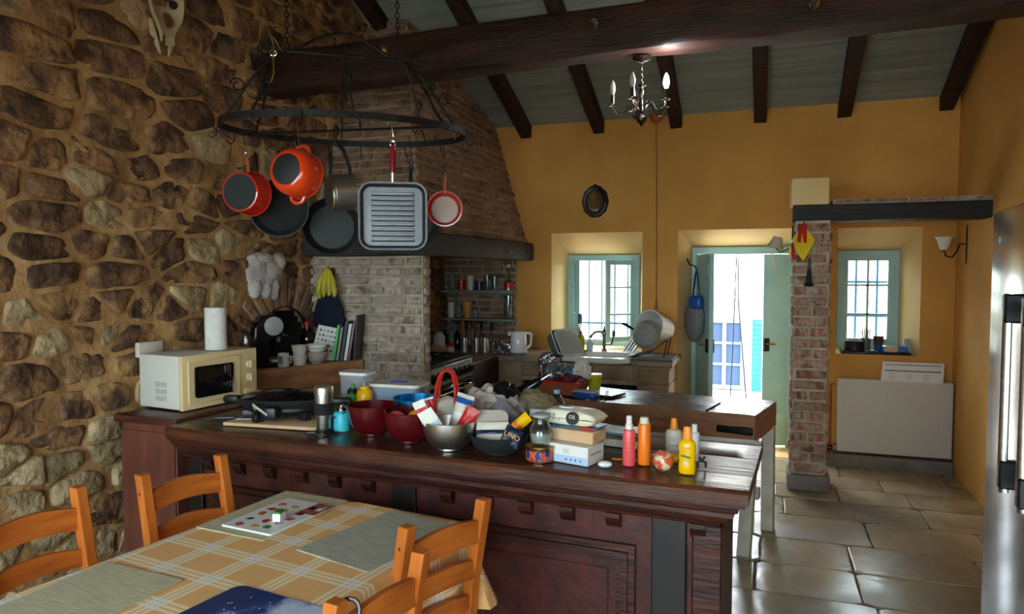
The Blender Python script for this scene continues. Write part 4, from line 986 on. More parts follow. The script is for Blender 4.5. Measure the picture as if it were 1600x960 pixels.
bowl('black_bowl', 'wide black bowl holding snack packets near the tin', (-.96, 2.58, ZI), .112, .07, 'black_matte', foot=.55)
# packets
def pouch(w_, h_, th, seed=0, nu=10, nv=12, amp=.006):
    def f(s):
        def g(u, v):
            e = (1 - abs(2*u-1) ** 3) * (1 - abs(2*v-1) ** 3)
            q = Vector((u * 5 + seed, v * 5, s)); return ((u - .5) * w_, s * (th * e + .0008) + amp * noise.noise(q) * e + .004 * noise.noise(Vector((u*2+seed, v*2, 0))), v * h_)
        return g
    return MB().sheet(f(1), nu, nv).sheet(f(-1), nu, nv)
def packet(label, loc, w_, h_, th, rot, m, seed, bands=()):
    t = thing('snack_packet', label, 'packet', loc, rot=(R(rot[0]), R(rot[1]), R(rot[2])))
    pouch(w_, h_, th, seed).build('pouch', m, t)
    for nm, z0_, z1_, mm in bands:
        def g(u, v, s=-1):
            e = (1 - abs(2*u-1) ** 3); vv = (z0_ + (z1_ - z0_) * v); ev = e * (1 - abs(2*vv-1) ** 3)
            return ((u - .5) * w_ * .98, -(th * ev + .003) + .006 * noise.noise(Vector((u*5+seed, vv*5, -1))) * ev + .004 * noise.noise(Vector((u*2+seed, vv*2, 0))), vv * h_)
        MB().sheet(g, 10, 6).build(nm, mm, t)
    return t
packet('white and blue printed packet leaning left in the steel bowl', (-1.215, 2.545, ZI + .045), .058, .16, .008, (12, -24, -8), 'paper', 1, (('print_band', .2, .34, 'pale_blue'), ('print_band', .72, .82, 'rose')))
packet('white printed packet standing in front in the steel bowl', (-1.17, 2.515, ZI + .05), .065, .135, .007, (16, -30, 6), 'paper', 2, (('print_band', .25, .38, 'grey_plastic'), ('print_band', .45, .6, 'pale_blue')))
packet('red foil packet leaning right in the steel bowl', (-1.13, 2.57, ZI + .05), .055, .135, .012, (5, 30, 10), 'red', 3)
packet('clear and blue wrapped packet at the back of the steel bowl', (-1.16, 2.62, ZI + .06), .075, .15, .02, (-8, 14, 0), 'offwhite', 4, (('print_band', .75, .9, 'blue'), ('print_band', .3, .5, 'paper')))
packet('red topped white packet at the left rim of the steel bowl', (-1.228, 2.58, ZI + .05), .045, .15, .01, (0, -14, 30), 'paper', 5, (('print_band', .55, .95, 'red'),))
packet('crumpled silver wrapper leaning right behind the taupe case', (-1.075, 2.66, ZI + .04), .10, .17, .02, (-10, 46, 12), 'foil', 6)
packet('smaller crinkled silver wrapper behind the taupe case', (-1.06, 2.69, ZI + .03), .09, .17, .02, (-16, 62, 14), 'foil', 9)
packet('pale pink card packet with dark logo in the black bowl', (-.985, 2.565, ZI + .03), .13, .085, .006, (-18, -4, 4), 'offwhite', 7, (('dark_logo', .45, .65, 'navy'),))
packet('yellow and red sweets packet leaning in the black bowl', (-.965, 2.575, ZI + .035), .042, .16, .012, (-8, 48, 8), 'sun_yellow', 8, (('print_band', .3, .55, 'red'), ('print_band', .6, .7, 'orange')))
un = packet('black packet with gold UNO lettering in the black bowl', (-.897, 2.50, ZI + .048), .07, .07, .009, (-12, 24, 10), 'navy', 10)
ptext('UNO', .028, 'ochre', un, T(.0, -.0165, .038) @ RX(90))
tc_ = thing('taupe_case', 'flat taupe spectacle case standing behind the black bowl', 'case', (-1.005, 2.605, ZI + .03), rot=(R(-14), 0, R(14)))
MB().prism(rrect(.135, .065, .028), -.014, .014, T(0, 0, .09) @ RX(90)).build('shell', 'taupe', tc_); MB().box(-.05, .05, -.01, .01, 0, .06).build('stand', 'taupe', tc_)
# red handled shopping bag
rb_ = thing('shopping_bag', 'shopping bag with red tubular handles behind the steel bowl', 'bag', (-1.262, 2.765, ZI), 14)
MB().blob(.11, .07, .085, .16, 3, 3, T(0, 0, .084), seed=2).build('bag_body', 'offwhite', rb_)
for y_ in (-.05, .03): MB().tube(cr([(-.045, y_, .10), (-.042, y_, .2), (-.028, y_ * .6, .262), (.0, y_ * .5, .282), (.026, y_ * .6, .262), (.038, y_, .2), (.04, y_, .10)]), .0065, 8).build('handle', 'red', rb_)
MB().blob(.1, .055, .06, .2, 4, 3, T(.02, 0, .10), seed=5).build('red_print', 'red', rb_)
pb = thing('plastic_bag', 'crumpled grey brown plastic bag between the red handles and the tan bag', 'bag', (-1.08, 2.83, ZI))
MB().blob(.12, .08, .10, .28, 4, 4, T(0, 0, .085), seed=8, flatz=-.085, ridge=True).build('bag_body', 'taupe', pb)
MB().blob(.05, .04, .035, .3, 4, 3, T(.05, .0, .19), seed=4, ridge=True).build('knot', 'black_gloss', pb)
wh = thing('black_umbrella', 'folded black umbrella sticking up out of the bags', 'umbrella', (-1.03, 2.93, ZI + .15), rot=(0, R(58), R(14)))
MB().lathe([(0, -.06), (.022, -.05), (.026, .05), (.018, .13), (.012, .15), (0, .15)], 12).build('folded_canopy', 'black_gloss', wh); MB().lathe([(.01, .15), (.011, .19), (0, .195)], 10).build('tip', 'chrome', wh)
tb_ = thing('tan_bag', 'soft tan cloth bag with folds leaning at the back of the island', 'bag', (-.945, 2.93, ZI))
MB().blob(.125, .075, .095, .13, 2.6, 4, T(0, 0, .085), seed=13, ridge=True, flatz=-.085).build('bag_body', 'tan_cloth', tb_)
MB().tube([(-.06, -.04, .12), (-.02, -.06, .165), (.04, -.06, .15), (.08, -.04, .11)], .008, 6).build('piping', 'tan_cloth', tb_)
# tin, jar, sprayer, water bottle
tn = lt('round_tin', 'round printed biscuit tin at the front of the island', 'tin', (-.775, 2.515, ZI), [
   ('body', [(0, 0), (.053, 0), (.053, .048), (0, .048)], 'tin_print'), ('rim', [(.054, .044), (.0555, .046), (.0555, .056), (.052, .058), (0, .058)], 'brass'), ('bottom_rim', [(.054, 0), (.0545, .004), (.053, .005)], 'brass')], seg=36)
jr = lt('glass_jar', 'small round glass jar of pale salt standing on the tin', 'jar', (-.772, 2.518, ZI + .0585), [
   ('glass', [(0, .001), (.03, .001), (.042, .012), (.046, .04), (.04, .065), (.03, .078), (.03, .1), (.033, .104), (.028, .104), (.027, .078), (.037, .064), (.043, .04), (.039, .014), (0, .006)], 'clear'),
   ('salt', [(0, .007), (.037, .012), (.041, .03), (.04, .045), (0, .048)], 'offwhite')])
MB().lathe([(.031, .103), (.033, .112), (.02, .118), (0, .118)], 20).build('lid', 'grey_plastic', jr)
sp = thing('grinder', 'grey spray grinder with black trigger behind the glass jar', 'grinder', (-.865, 2.80, ZI))
MB().lathe([(0, 0), (.03, 0), (.03, .07), (.02, .085), (.018, .1)], 20).build('bottle', 'grey_dark', sp); MB().rbox(-.04, .03, -.018, .018, .1, .135, .006, 2).build('head', 'grey_plastic', sp); MB().rbox(-.05, -.035, -.008, .008, .07, .12, .004, 1).build('trigger', 'black', sp)
wb = lt('water_bottle', 'clear plastic water bottle with pale blue label', 'bottle', (-.845, 2.99, ZI), [
   ('bottle', [(0, 0), (.032, 0), (.034, .008), (.034, .1), (.033, .125), (.02, .155), (.0135, .162), (.0135, .175)], 'bottle_blue'), ('label', [(.0345, .05), (.0345, .1)], 'pale_blue'), ('cap', [(.0155, .168), (.0155, .184), (0, .185)], 'light_blue'), ('water', [(0, .003), (.032, .004), (.032, .11), (0, .112)], 'bottle_blue')])
# boxes and wipes
bx_ = thing('white_carton', 'white carton with pale blue stripe under the cream box', 'box', (-.66, 2.56, ZI), -16)
MB().rbox(-.095, .095, -.06, .06, 0, .068, .002, 1).build('carton', 'white', bx_)
MB().box(-.0945, .0945, -.0606, -.0596, .002, .03).build('blue_stripe', 'pale_blue', bx_, smooth=False)
for i in range(4): MB().lathe([(.004, 0), (.004, .0006)], 6, T(.005 + i * .02, -.0607, .016) @ RX(90)).build('icon', 'clear_blue', bx_)
for z in (.05, .044, .038): MB().box(-.01, .018, -.0608, -.06, z, z + .002).build('print_line', 'grey_plastic', bx_, smooth=False)
MB().box(.0952, .0958, -.04, .04, .035, .042).build('print_line', 'grey_plastic', bx_, smooth=False)
c2_ = thing('cream_box', 'shallow cream box lying on the white carton', 'box', (-.662, 2.60, ZI + .069), -14)
MB().rbox(-.088, .10, -.055, .055, 0, .034, .003, 1).build('box', 'cardboard', c2_); MB().rbox(-.09, .102, -.057, .057, .03, .045, .003, 1).build('lid', 'cardboard', c2_)
bb = thing('blue_booklet', 'blue and red booklet between the wipes and the cream box', 'booklet', (-.66, 2.62, ZI + .115), -10); MB().rbox(-.085, .1, -.055, .055, 0, .008, .002, 1).build('cover', 'clear_blue', bb); MB().box(.03, .09, -.0555, -.05, .001, .0085).build('red_corner', 'red', bb, smooth=False)
wp = thing('wet_wipes', 'white and yellow soft pack of wet wipes on top of the boxes', 'wipes', (-.675, 2.61, ZI + .124), -12)
def wipes():
    def g(s):
        def f(u, v):
            e = (1 - abs(2*u-1) ** 5) * (1 - abs(2*v-1) ** 6); q = Vector((u*4, v*4, s * 2))
            return ((u-.5) * .235, (v-.5) * .125, .03 + s * (.028 * e ** .6 + .001) + .003 * noise.noise(q) * (1 if s > 0 else .2))
        return f
    return MB().sheet(g(1), 24, 14).sheet(g(-1), 24, 14)
wipes().build('pack', 'wipes', wp)
MB().prism([(.032 * math.cos(a), .022 * math.sin(a)) for a in [2*PI*i/24 for i in range(24)]], .0575, .0635, T(-.03, .01, 0)).build('flip_lid', 'white', wp)
MB().prism([(.022 * math.cos(a), .014 * math.sin(a)) for a in [2*PI*i/24 for i in range(24)]], .0635, .0645, T(-.03, .01, 0)).build('lid_emblem', 'grey_dark', wp)
ts = T(.03, -.063, .034) @ RX(80)
MB().prism([(.026 * math.cos(a), .024 * math.sin(a)) for a in [2*PI*i/24 for i in range(24)]], .0, .004, ts).build('round_logo', 'black', wp)
ptext('O', .02, 'wipes', wp, ts @ T(-.006, .004, .0042)); ptext('S', .02, 'wipes', wp, ts @ T(.007, .003, .0042)); ptext('WIPES', .009, 'wipes', wp, ts @ T(0, -.009, .0042)) if 0 else None
for a, b in ((-.117, -.103), (.103, .117)): MB().box(a, b, -.055, .055, .0285, .0318).build('crimped_end', 'wipes_yellow', wp, smooth=False)
for i in range(5): MB().lathe([(.005, 0), (.005, .003)], 6, T(-.07 + (i % 3) * .022, -.0625, .026 + (i // 3) * .014) @ RX(80)).build('print_spot', 'grey_plastic', wp)
lt('red_capped_pot', 'little pot with red lid half hidden behind the boxes', 'pot', (-.775, 2.76, ZI), [('pot', [(0, 0), (.022, 0), (.022, .03), (0, .03)], 'offwhite'), ('lid', [(.024, .028), (.024, .045), (0, .047)], 'red')])
bl = thing('magazine_stack', 'small stack of blue grey printed leaflets behind the wipes', 'leaflets', (-.54, 2.87, ZI), -8)
MB().rbox(-.09, .09, -.07, .07, 0, .03, .003, 1).build('white_box', 'offwhite', bl)
for i in range(3):
    q = MB().sheet(lambda u, v: ((u-.5)*.17, (v-.5)*.13, .004 * math.sin(u*5+i)), 10, 6, .002).build('leaflet', ['foil', 'pale_blue', 'lens_plastic'][i], bl); q.location = (.0, 0, .042 + i * .009); q.rotation_euler = (0, 0, R(-8 + 9 * i))
ap = thing('earbud_case', 'small white rounded earbud case in front of the white carton', 'case', (-.527, 2.495, ZI), 10)
MB().blob(.026, .018, .0115, 0, 1, 3, T(0, 0, .0115)).build('shell', 'white_gloss', ap); MB().lathe([(.002, 0), (.002, .001)], 8, T(0, -.018, .01) @ RX(90)).build('status_light', 'grey_dark', ap)
ys = MB().rbox(-.05, .05, -.01, .01, 0, .004, .0015, 1).build('yellow_strip', 'orange_cap'); ys.location = (-.475, 2.62, ZI); ys.rotation_euler = (0, 0, R(8)); tag(ys, 'flat orange yellow plastic strip behind the pink bottle', 'strip')
# sun lotions
pk = lt('pink_spray_bottle', 'pink spray bottle with white pump', 'bottle', (-.452, 2.555, ZI), [
   ('bottle', [(0, 0), (.0215, 0), (.0228, .004), (.0228, .118), (.02, .128), (.012, .132)], 'pink'), ('collar', [(.0135, .13), (.0135, .15), (.009, .152)], 'white'), ('pump', [(.0105, .151), (.0105, .176), (.008, .18), (0, .18)], 'white')])
MB().lathe([(.003, 0), (.003, .004)], 8, T(0, -.0105, .168) @ RX(90)).build('nozzle', 'grey_plastic', pk)
for z in (.1, .085, .075, .065, .05): MB().lathe([(.0230, z), (.0230, z + .0022)], 24, cap=False).build('print_line', 'rose', pk)
oc = lt('orange_aerosol', 'orange sunscreen aerosol can with white cap', 'aerosol', (-.402, 2.585, ZI), [
   ('can', [(0, 0), (.0225, 0), (.0235, .004), (.0235, .14), (.021, .148), (.017, .15)], 'orange'), ('cap', [(.0175, .149), (.017, .162), (.014, .172), (0, .174)], 'offwhite')])
cm = lt('cream_lotion_bottle', 'cream flat lotion bottle with orange pointed cap', 'bottle', (-.318, 2.77, ZI), [
   ('bottle', [(0, 0), (.030, 0), (.033, .006), (.033, .08), (.026, .093), (.014, .097)], 'offwhite'), ('cap', [(.0155, .096), (.0145, .11), (.010, .138), (0, .139)], 'orange_cap')], sy=.6)
ptext('CLEAR', .013, 'grey_dark', cm, T(0, -.0202, .035) @ RX(90))
MB().box(-.02, .02, -.0203, -.0196, .062, .066).box(-.016, .016, -.0203, -.0196, .054, .057).build('print_line', 'grey_plastic', cm, smooth=False)
yl = lt('yellow_lotion_bottle', 'bright yellow sunscreen bottle standing at the front edge', 'bottle', (-.243, 2.515, ZI), [
   ('bottle', [(0, 0), (.026, 0), (.029, .006), (.029, .03), (.027, .045), (.0295, .058), (.0275, .072), (.0295, .086), (.029, .105), (.022, .116), (.016, .119)], 'sun_yellow'), ('cap', [(.0165, .118), (.0165, .142), (.0125, .163), (0, .165)], 'orange_cap')], sy=.65)
MB().box(-.016, .016, -.0004, .0004, -.004, .004, T(-.003, -.0194, .062) @ RY(12)).build('green_flash', 'moss', yl)
MB().lathe([(.008, 0), (.008, .001)], 14, T(-.002, -.0192, .04) @ RX(90)).build('round_mark', 'offwhite', yl); MB().box(-.018, .012, -.0196, -.0186, .09, .094).build('print_line', 'ochre', yl)
lt('white_pump_bottle', 'white bottle hidden behind the yellow sunscreen', 'bottle', (-.235, 2.70, ZI), [('bottle', [(0, 0), (.018, 0), (.019, .1), (.009, .11)], 'white'), ('pump', [(.01, .108), (.01, .135), (0, .136)], 'white')])
yt = lt('yellow_tube', 'yellow squeeze tube lying behind the patterned ball', 'tube', (-.385, 2.66, ZI + .016), [('tube', [(.002, 0), (.016, .03), (.0165, .09), (.012, .1)], 'sun_yellow'), ('cap', [(.0125, .1), (.0125, .125), (0, .126)], 'orange_cap')], rot=(0, R(90), R(-8)))
bl_ = thing('patterned_ball', 'small ball with bright orange pattern', 'ball', (-.325, 2.52, ZI)); MB().blob(.036, .036, .036, 0, 1, 4, T(0, 0, .036)).build('ball', 'ball_print', bl_)
sg = thing('hair_clip', 'small dark claw clip beside the yellow sunscreen', 'clip', (-.20, 2.60, ZI), 20)
MB().tube([(-.012, 0, .002), (-.016, 0, .02), (0, 0, .028), (.012, 0, .04)], .004, 6).tube([(.014, 0, .002), (.014, 0, .02), (0, 0, .028), (-.01, 0, .038)], .004, 6).build('claw', 'black', sg); MB().lathe([(.006, -.01), (.006, .01)], 8, T(0, 0, .028) @ RX(90)).build('hinge', 'black', sg)
# ================================================================== BENCH ITEMS
ZB = .797
bs = thing('bread_basket', 'terracotta coloured tray basket with bread in wrappers on the butcher bench', 'basket', (-1.25, 4.57, ZB), -10)
P = rrect(.34, .22, .05); n = len(P)
MB().add([(x * .78, y * .78, 0) for x, y in P] + [(x, y, .085) for x, y in P] + [(x * .95, y * .94, .085) for x, y in P] + [(x * .74, y * .74, .01) for x, y in P],
   [tuple(range(n-1, -1, -1))] + [(k*n+i, k*n+(i+1) % n, (k+1)*n+(i+1) % n, (k+1)*n+i) for k in range(3) for i in range(n)] + [tuple(range(3*n, 4*n))]).build('tray', 'terracotta', bs)
MB().tube([(x * .985, y * .98, .086 + .004 * math.sin(i * 1.3)) for i, (x, y) in enumerate(P)], .008, 6, True).build('rim', 'enamel_orange', bs)
for nm, lab, m_, x, y_, z, r, sd in (('bread_loaf', 'brown bread loaf in the terracotta basket', 'bread', -1.27, 4.56, .10, (.08, .05, .045), 1), ('bread_roll', 'round bread roll at the left of the terracotta basket', 'bread', -1.16, 4.57, .09, (.05, .045, .04), 2)):
    o = MB().blob(*r, .12, 2.5, 3, seed=sd).build(nm, m_); o.location = (x, y_, ZB + z); tag(o, lab, 'bread')
for lab, m_, x, y_, z, r, sd in (('crinkled clear plastic bag standing up at the left of the basket', 'film', -1.37, 4.60, .155, (.05, .04, .085), 1), ('shiny silver crisp bag in the middle of the basket', 'foil', -1.28, 4.52, .15, (.06, .045, .045), 2),
     ('twisted white plastic bag at the right of the basket', 'offwhite', -1.115, 4.545, .15, (.045, .04, .06), 3), ('red wrapper spilling over the front of the basket', 'maroon', -1.19, 4.49, .10, (.09, .03, .03), 4)):
    o = MB().blob(*r, .32, 4, 4, seed=sd, ridge=True).build('wrapper_bag', m_); o.location = (x, y_, ZB + z); tag(o, lab, 'bag')
o = MB().rbox(-.06, .06, -.035, .035, -.012, .012, .004, 1).build('blue_packet', 'bright_blue'); o.location = (-1.195, 4.56, ZB + .155); o.rotation_euler = (R(20), R(8), R(-8)); tag(o, 'bright blue packet lying on top of the bread basket', 'packet')
nb = thing('tablet_case', 'black edged white tablet lying on the butcher bench', 'tablet', (-.99, 4.62, ZB - .006), -18); MB().rbox(-.12, .12, -.09, .09, 0, .014, .004, 2).build('case', 'black', nb); MB().box(-.105, .105, -.08, .08, .014, .015).build('screen', 'white_gloss', nb, smooth=False)
lt('yellow_cups', 'stack of yellow green cups standing on the tablet', 'cup', (-1.045, 4.60, ZB + .0095), [('cup', [(0, 0), (.036, 0), (.046, .115), (.048, .118), (.044, .118), (.034, .006), (0, .006)], 'lime'), ('rim', [(.047, .10), (.05, .118), (.05, .124), (.046, .124)], 'lime')])
bt = thing('blue_tub', 'translucent dark blue tub on the bench in front of the yellow cups', 'tub', (-1.06, 4.44, ZB - .004), -12); MB().rbox(-.075, .075, -.045, .045, 0, .045, .012, 2).build('tub', 'blue', bt); MB().rbox(-.078, .078, -.048, .048, .043, .052, .004, 1).build('lid', 'pale_blue', bt)
# ================================================================== POT RACK
pr_ = thing('pot_rack', 'oval wrought iron pot rack with scrolls hanging from chains', 'pot rack', (-1.65, 2.62, 2.19), 37)
RA, RB = .5, .315
def rp(t): return Vector((RA * math.cos(R(t)), RB * math.sin(R(t)), 0))
m = MB(); n = 72; vs = []
for i in range(n):
    a = 2 * PI * i / n; c_, s_ = math.cos(a), math.sin(a); nx, ny = c_ / RA, s_ / RB; l = math.hypot(nx, ny); nx, ny = nx / l * .004, ny / l * .004
    for dx, dz in ((-1, -.013), (1, -.013), (1, .013), (-1, .013)): vs.append((RA * c_ + nx * dx, RB * s_ + ny * dx, dz))
m.add(vs, [(i*4+k, i*4+(k+1) % 4, ((i+1) % n)*4+(k+1) % 4, ((i+1) % n)*4+k) for i in range(n) for k in range(4)]); m.build('ring', 'iron', pr_, ang=30)
b0, b1 = Vector((-.26, .02, .31)), Vector((.24, .02, .31))
MB().tube([b0, (b0 + b1) / 2, b1], .009, 8).build('top_bar', 'iron', pr_)
def scroll(c, r, pl, n=16, turns=1.3):   # small spiral in the vertical plane along pl
    return [Vector(c) + pl * (r * (1 - .6 * i / n) * math.cos(turns * 2 * PI * i / n)) + Vector((0, 0, 1)) * (r * (1 - .6 * i / n) * math.sin(turns * 2 * PI * i / n)) for i in range(n + 1)]
for a, t in ((b0, 180), (b0, 138), (b0, 222), (b1, 0), (b1, 42), (b1, 318), ((b0 + b1) / 2, 90), ((b0 + b1) / 2, 270)):
    q = rp(t); d_ = (q - a); mid = a + d_ * .5; side = Vector((d_.x, d_.y, 0)); side = side.normalized() if side.length > 1e-3 else Vector((0, 1, 0))
    s = MB().tube([a, a + d_ * .25 + side * .02, mid + side * .012, a + d_ * .8 - side * .004, q], .0065, 6, flat=.5).build('strut', 'iron', pr_)
    MB().tube(scroll(mid + side * .045, .03, side), .004, 6).build('scroll', 'iron', s); MB().tube(scroll(a + d_ * .12 + side * .035 + Vector((0, 0, .03)), .026, side), .004, 6).build('scroll', 'iron', s)
MB().tube([rp(140), rp(320)], .006, 6).build('cross_bar', 'iron', pr_)
MB().tube([b0 + (b1 - b0) * .1] + [b0 + (b1 - b0) * (.1 + .8 * i / 14) + Vector((0, 0, .09 * math.sin(PI * i / 14))) for i in range(1, 14)] + [b0 + (b1 - b0) * .9], .006, 6).build('arched_bar', 'iron', pr_)
for t in range(8, 360, 24):
    q = rp(t); o_ = Vector((math.cos(R(t)), math.sin(R(t)), 0))
    MB().tube([q + Vector((0, 0, .012)), q + o_ * .008 + Vector((0, 0, -.02)), q + o_ * .012 + Vector((0, 0, -.045)), q + o_ * .028 + Vector((0, 0, -.055)), q + o_ * .04 + Vector((0, 0, -.04))], .003, 6).build('hook', 'iron', pr_)
for px in (-.235, .215):
    lk = MB().tube([(.008 * math.cos(a), 0, .014 * math.sin(a)) for a in [2*PI*i/10 for i in range(10)]], .0028, 5, True).mesh('chain_link', 'iron')
    zmax = 4.55 - 2.19
    for i in range(int((zmax - .32) / .021)):
        mk('chain_link', lk, pr_, T(px, .02, .33 + i * .021) @ RZ(90 * (i % 2)))
# big steel meat hook hanging from the bar
def shook(loc, L_, label, m='chrome', rz=0, r=.0022):
    o = MB().tube([(.012, 0, -.012), (.008, 0, .004), (0, 0, .008), (-.008, 0, .002), (-.004, 0, -.02), (.004, 0, -L_ + .02), (.008, 0, -L_ + .004), (0, 0, -L_ - .004), (-.009, 0, -L_ + .002), (-.012, 0, -L_ + .018)], r, 6).build('s_hook', m)
    o.location = loc; o.rotation_euler = (0, 0, R(rz)); return tag(o, label, 'hook', 's hooks of the pot rack')
mh = thing('meat_hook', 'shiny steel double hook on a swivel above the pot rack', 'hook', (-1.83, 2.38, 2.47), 30)
MB().tube([(-.02, 0, .09), (-.01, 0, .05), (.0, 0, .02), (.006, 0, -.01)], .003, 6).tube([(0, 0, -.01), (0, 0, -.09), (-.01, 0, -.125), (-.035, 0, -.125), (-.045, 0, -.09)], .004, 8).build('hook', 'chrome', mh)
MB().tube([(.012 * math.cos(a), 0, -.012 + .012 * math.sin(a)) for a in [2*PI*i/12 for i in range(12)]], .003, 6, True).build('swivel_ring', 'chrome', mh)
MB().tube([(.0, 0, .05), (.02, 0, .02), (.03, 0, .0)], .003, 6).build('cross_pin', 'chrome', mh)
MB().tube([(-.02, 0, .09), (.02, .03, .095)], .002, 5).build('wire', 'iron', mh)
# ---- pans (origin at the hanging eye, disc axis along local y, -y faces the camera)
def pan(name, label, loc, rz, r, dep, hl_, m_out, m_in, m_bot, mh_, face='in', tilt=0, eye='chrome', hw=.011, rb=None, rot=None, cat='pan', helper=False):
    t = thing(name, label, cat, loc, rot=rot or (R(tilt), 0, R(rz)))
    rb = rb or r * .8; cz = -hl_ - r
    M = T(0, 0, cz) @ RX(90 if face == 'in' else -90)
    d = dep
    if face == 'in': M = M @ T(0, 0, -d / 2)
    else: M = M @ T(0, 0, -d / 2)
    MB().lathe([(rb * .92, 0), (rb, .002), (r * .97, d * .6), (r, d), (r + .003, d + .002), (r - .003, d + .002), (r * .95, d * .6), (rb * .96, .004)], 40, M, cap=False).build('wall', m_out, t)
    MB().lathe([(0, .005), (rb * .97, .005), (r * .95, d * .58), (r * .985, d)], 40, M, cap=False).build('inside', m_in, t)
    MB().lathe([(0, -.001), (rb * .92, -.001), (rb * .93, .001)], 40, M, cap=False).build('bottom', m_bot, t)
    yo = (-d / 2 if face == 'in' else d / 2) * .7
    h = MB().tube([(0, yo, -hl_ - .01), (0, yo * .8, -hl_ * .6), (0, yo * .5, -.03), (0, 0, -.012)], [hw * .8, hw, hw * 1.1, hw * .7], 10, flat=.7).build('handle', mh_, t)
    MB().tube([(.008 * math.cos(a), 0, -.006 + .008 * math.sin(a)) for a in [2*PI*i/12 for i in range(12)]], .0025, 6, True).build('hanging_eye', eye, h)
    if helper: MB().tube([(.03, 0, cz - r - .0), (.02, yo*.2, cz - r - .022), (-.02, yo*.2, cz - r - .022), (-.03, 0, cz - r)], .007, 8).build('helper_handle', m_out, t)
    return t
pan('red_saucepan', 'red enamel saucepan with wooden handle hanging bottom out at the left', (-2.087, 2.515, 2.115), 8, .094, .085, .085, 'enamel_red', 'pan_dark', 'pan_dark', 'wood_handle', 'out', rb=.082)
pan('black_skillet', 'black frying pan with light rim hanging behind the orange casserole', (-2.03, 2.665, 2.145), 34, .125, .04, .14, 'pan_dark', 'black_matte', 'pan_dark', 'black', 'in', eye='iron')
oc_ = thing('orange_casserole', 'bright orange enamel casserole with loop handles hanging bottom out', 'casserole', (-1.643, 2.27, 2.066), rot=(R(-6), R(4), R(2)))
M = T(0, 0, -.098) @ RX(-90) @ T(0, 0, -.055)
MB().lathe([(.06, 0), (.072, .006), (.086, .03), (.09, .065), (.088, .1), (.091, .104), (.084, .104), (.084, .07), (.066, .012), (0, .01)], 40, M).build('pot', 'enamel_orange', oc_); MB().lathe([(0, -.001), (.056, -.001), (.06, .001)], 40, M).build('bottom', 'pan_dark', oc_)
for s in (1, -1): MB().tube(cr([(-.03, .035, -.098 + s * .08), (-.022, .035, -.098 + s * .1), (0, .035, -.098 + s * .108), (.022, .035, -.098 + s * .1), (.03, .035, -.098 + s * .08)]), .007, 8).build('loop_handle', 'enamel_orange', oc_)
sp_ = thing('steel_milk_pan', 'polished steel milk pan with black handle hanging sideways', 'pan', (-1.70, 2.60, 2.155), rot=(R(6), R(-4), R(-42)))
M = T(.0, 0, -.225) @ RX(-90) @ T(0, 0, -.055)
MB().lathe([(0, 0), (.068, 0), (.073, .006), (.075, .1), (.079, .104), (.074, .104), (.071, .008), (0, .006)], 36, M).build('pot', 'steel', sp_); MB().lathe([(.0755, .012), (.0765, .014), (.0755, .016)], 36, M, cap=False).build('base_ring', 'steel', sp_)
h = MB().tube([(0, .045, -.155), (0, .05, -.12), (0, .03, -.05), (0, 0, -.012)], [.008, .012, .014, .009], 10, flat=.6).build('handle', 'black', sp_); MB().tube([(.008 * math.cos(a), 0, -.006 + .008 * math.sin(a)) for a in [2*PI*i/12 for i in range(12)]], .0025, 6, True).build('hanging_eye', 'iron', h)
pan('deep_skillet', 'deep black frying pan hanging below the steel milk pan', (-1.88, 2.845, 2.155), 30, .128, .055, .22, 'black_matte', 'pan_dark', 'black_matte', 'black', 'in', eye='iron')
pan('black_frying_pan', 'black frying pan mostly hidden behind the square grill pan', (-1.55, 2.998, 2.09), 28, .13, .045, .12, 'black_matte', 'pan_dark', 'black_matte', 'black', 'in', eye='iron')
pan('red_skillet', 'small red enamel skillet with cream inside and wooden handle', (-1.385, 3.006, 2.06), 24, .078, .045, .095, 'enamel_red', 'enamel_cream', 'enamel_red', 'wood_handle', 'in', eye='iron')
gp = thing('grill_pan', 'square grey ridged grill pan with dark red handle', 'grill pan', (-1.352, 2.462, 2.095), 29)
def rq(w_, r, y_, cz): return [(x, y_, cz + z) for x, z in rrect(w_, w_, r, 6)]
cz = -.28; A = [rq(.228, .03, .03, cz), rq(.25, .045, -.005, cz), rq(.258, .048, -.008, cz), rq(.262, .05, -.005, cz), rq(.236, .034, .034, cz)]; B = A[0]; n = len(B)
MB().add([p for r_ in A for p in r_], [(k*n+i, k*n+(i+1) % n, (k+1)*n+(i+1) % n, (k+1)*n+i) for k in range(4) for i in range(n)] + [tuple(range(4*n, 5*n))], mi=0).build('wall', 'pan_grey', gp)
MB().add([p for r_ in (rq(.218, .028, .027, cz), rq(.228, .03, .0285, cz)) for p in r_], [(i, (i+1) % n, n+(i+1) % n, n+i) for i in range(n)] + [tuple(range(n))]).build('grill_plate', 'pan_grey', gp)
MB().add([p for r_ in (rq(.226, .03, .0282, cz), rq(.246, .043, -.003, cz)) for p in r_], [(i, (i+1) % n, n+(i+1) % n, n+i) for i in range(n)]).build('inner_wall', 'pan_dark', gp)
for i in range(10):
    z = cz + .088 - i * .0196; MB().rbox(-.082, .082, .020, .028, z - .0055, z + .0055, .003, 1).build('ridge', 'pan_grey', gp); MB().box(-.083, .083, .0255, .0268, z - .0095, z - .0055).build('ridge_shadow', 'black_matte', gp, smooth=False)  # black strip below each ridge paints its shadow line
h = MB().tube([(0, .0, -.15), (0, -.006, -.115)], .009, 10).build('ferrule', 'steel', gp); h = MB().tube([(0, -.006, -.115), (0, -.006, -.06), (0, 0, -.012)], [.010, .0115, .010], 10).build('handle', 'handle_red', gp)
MB().tube([(.010 * math.cos(a), 0, -.004 + .010 * math.sin(a)) for a in [2*PI*i/14 for i in range(14)]], .003, 6, True).build('hanging_eye', 'chrome', h)
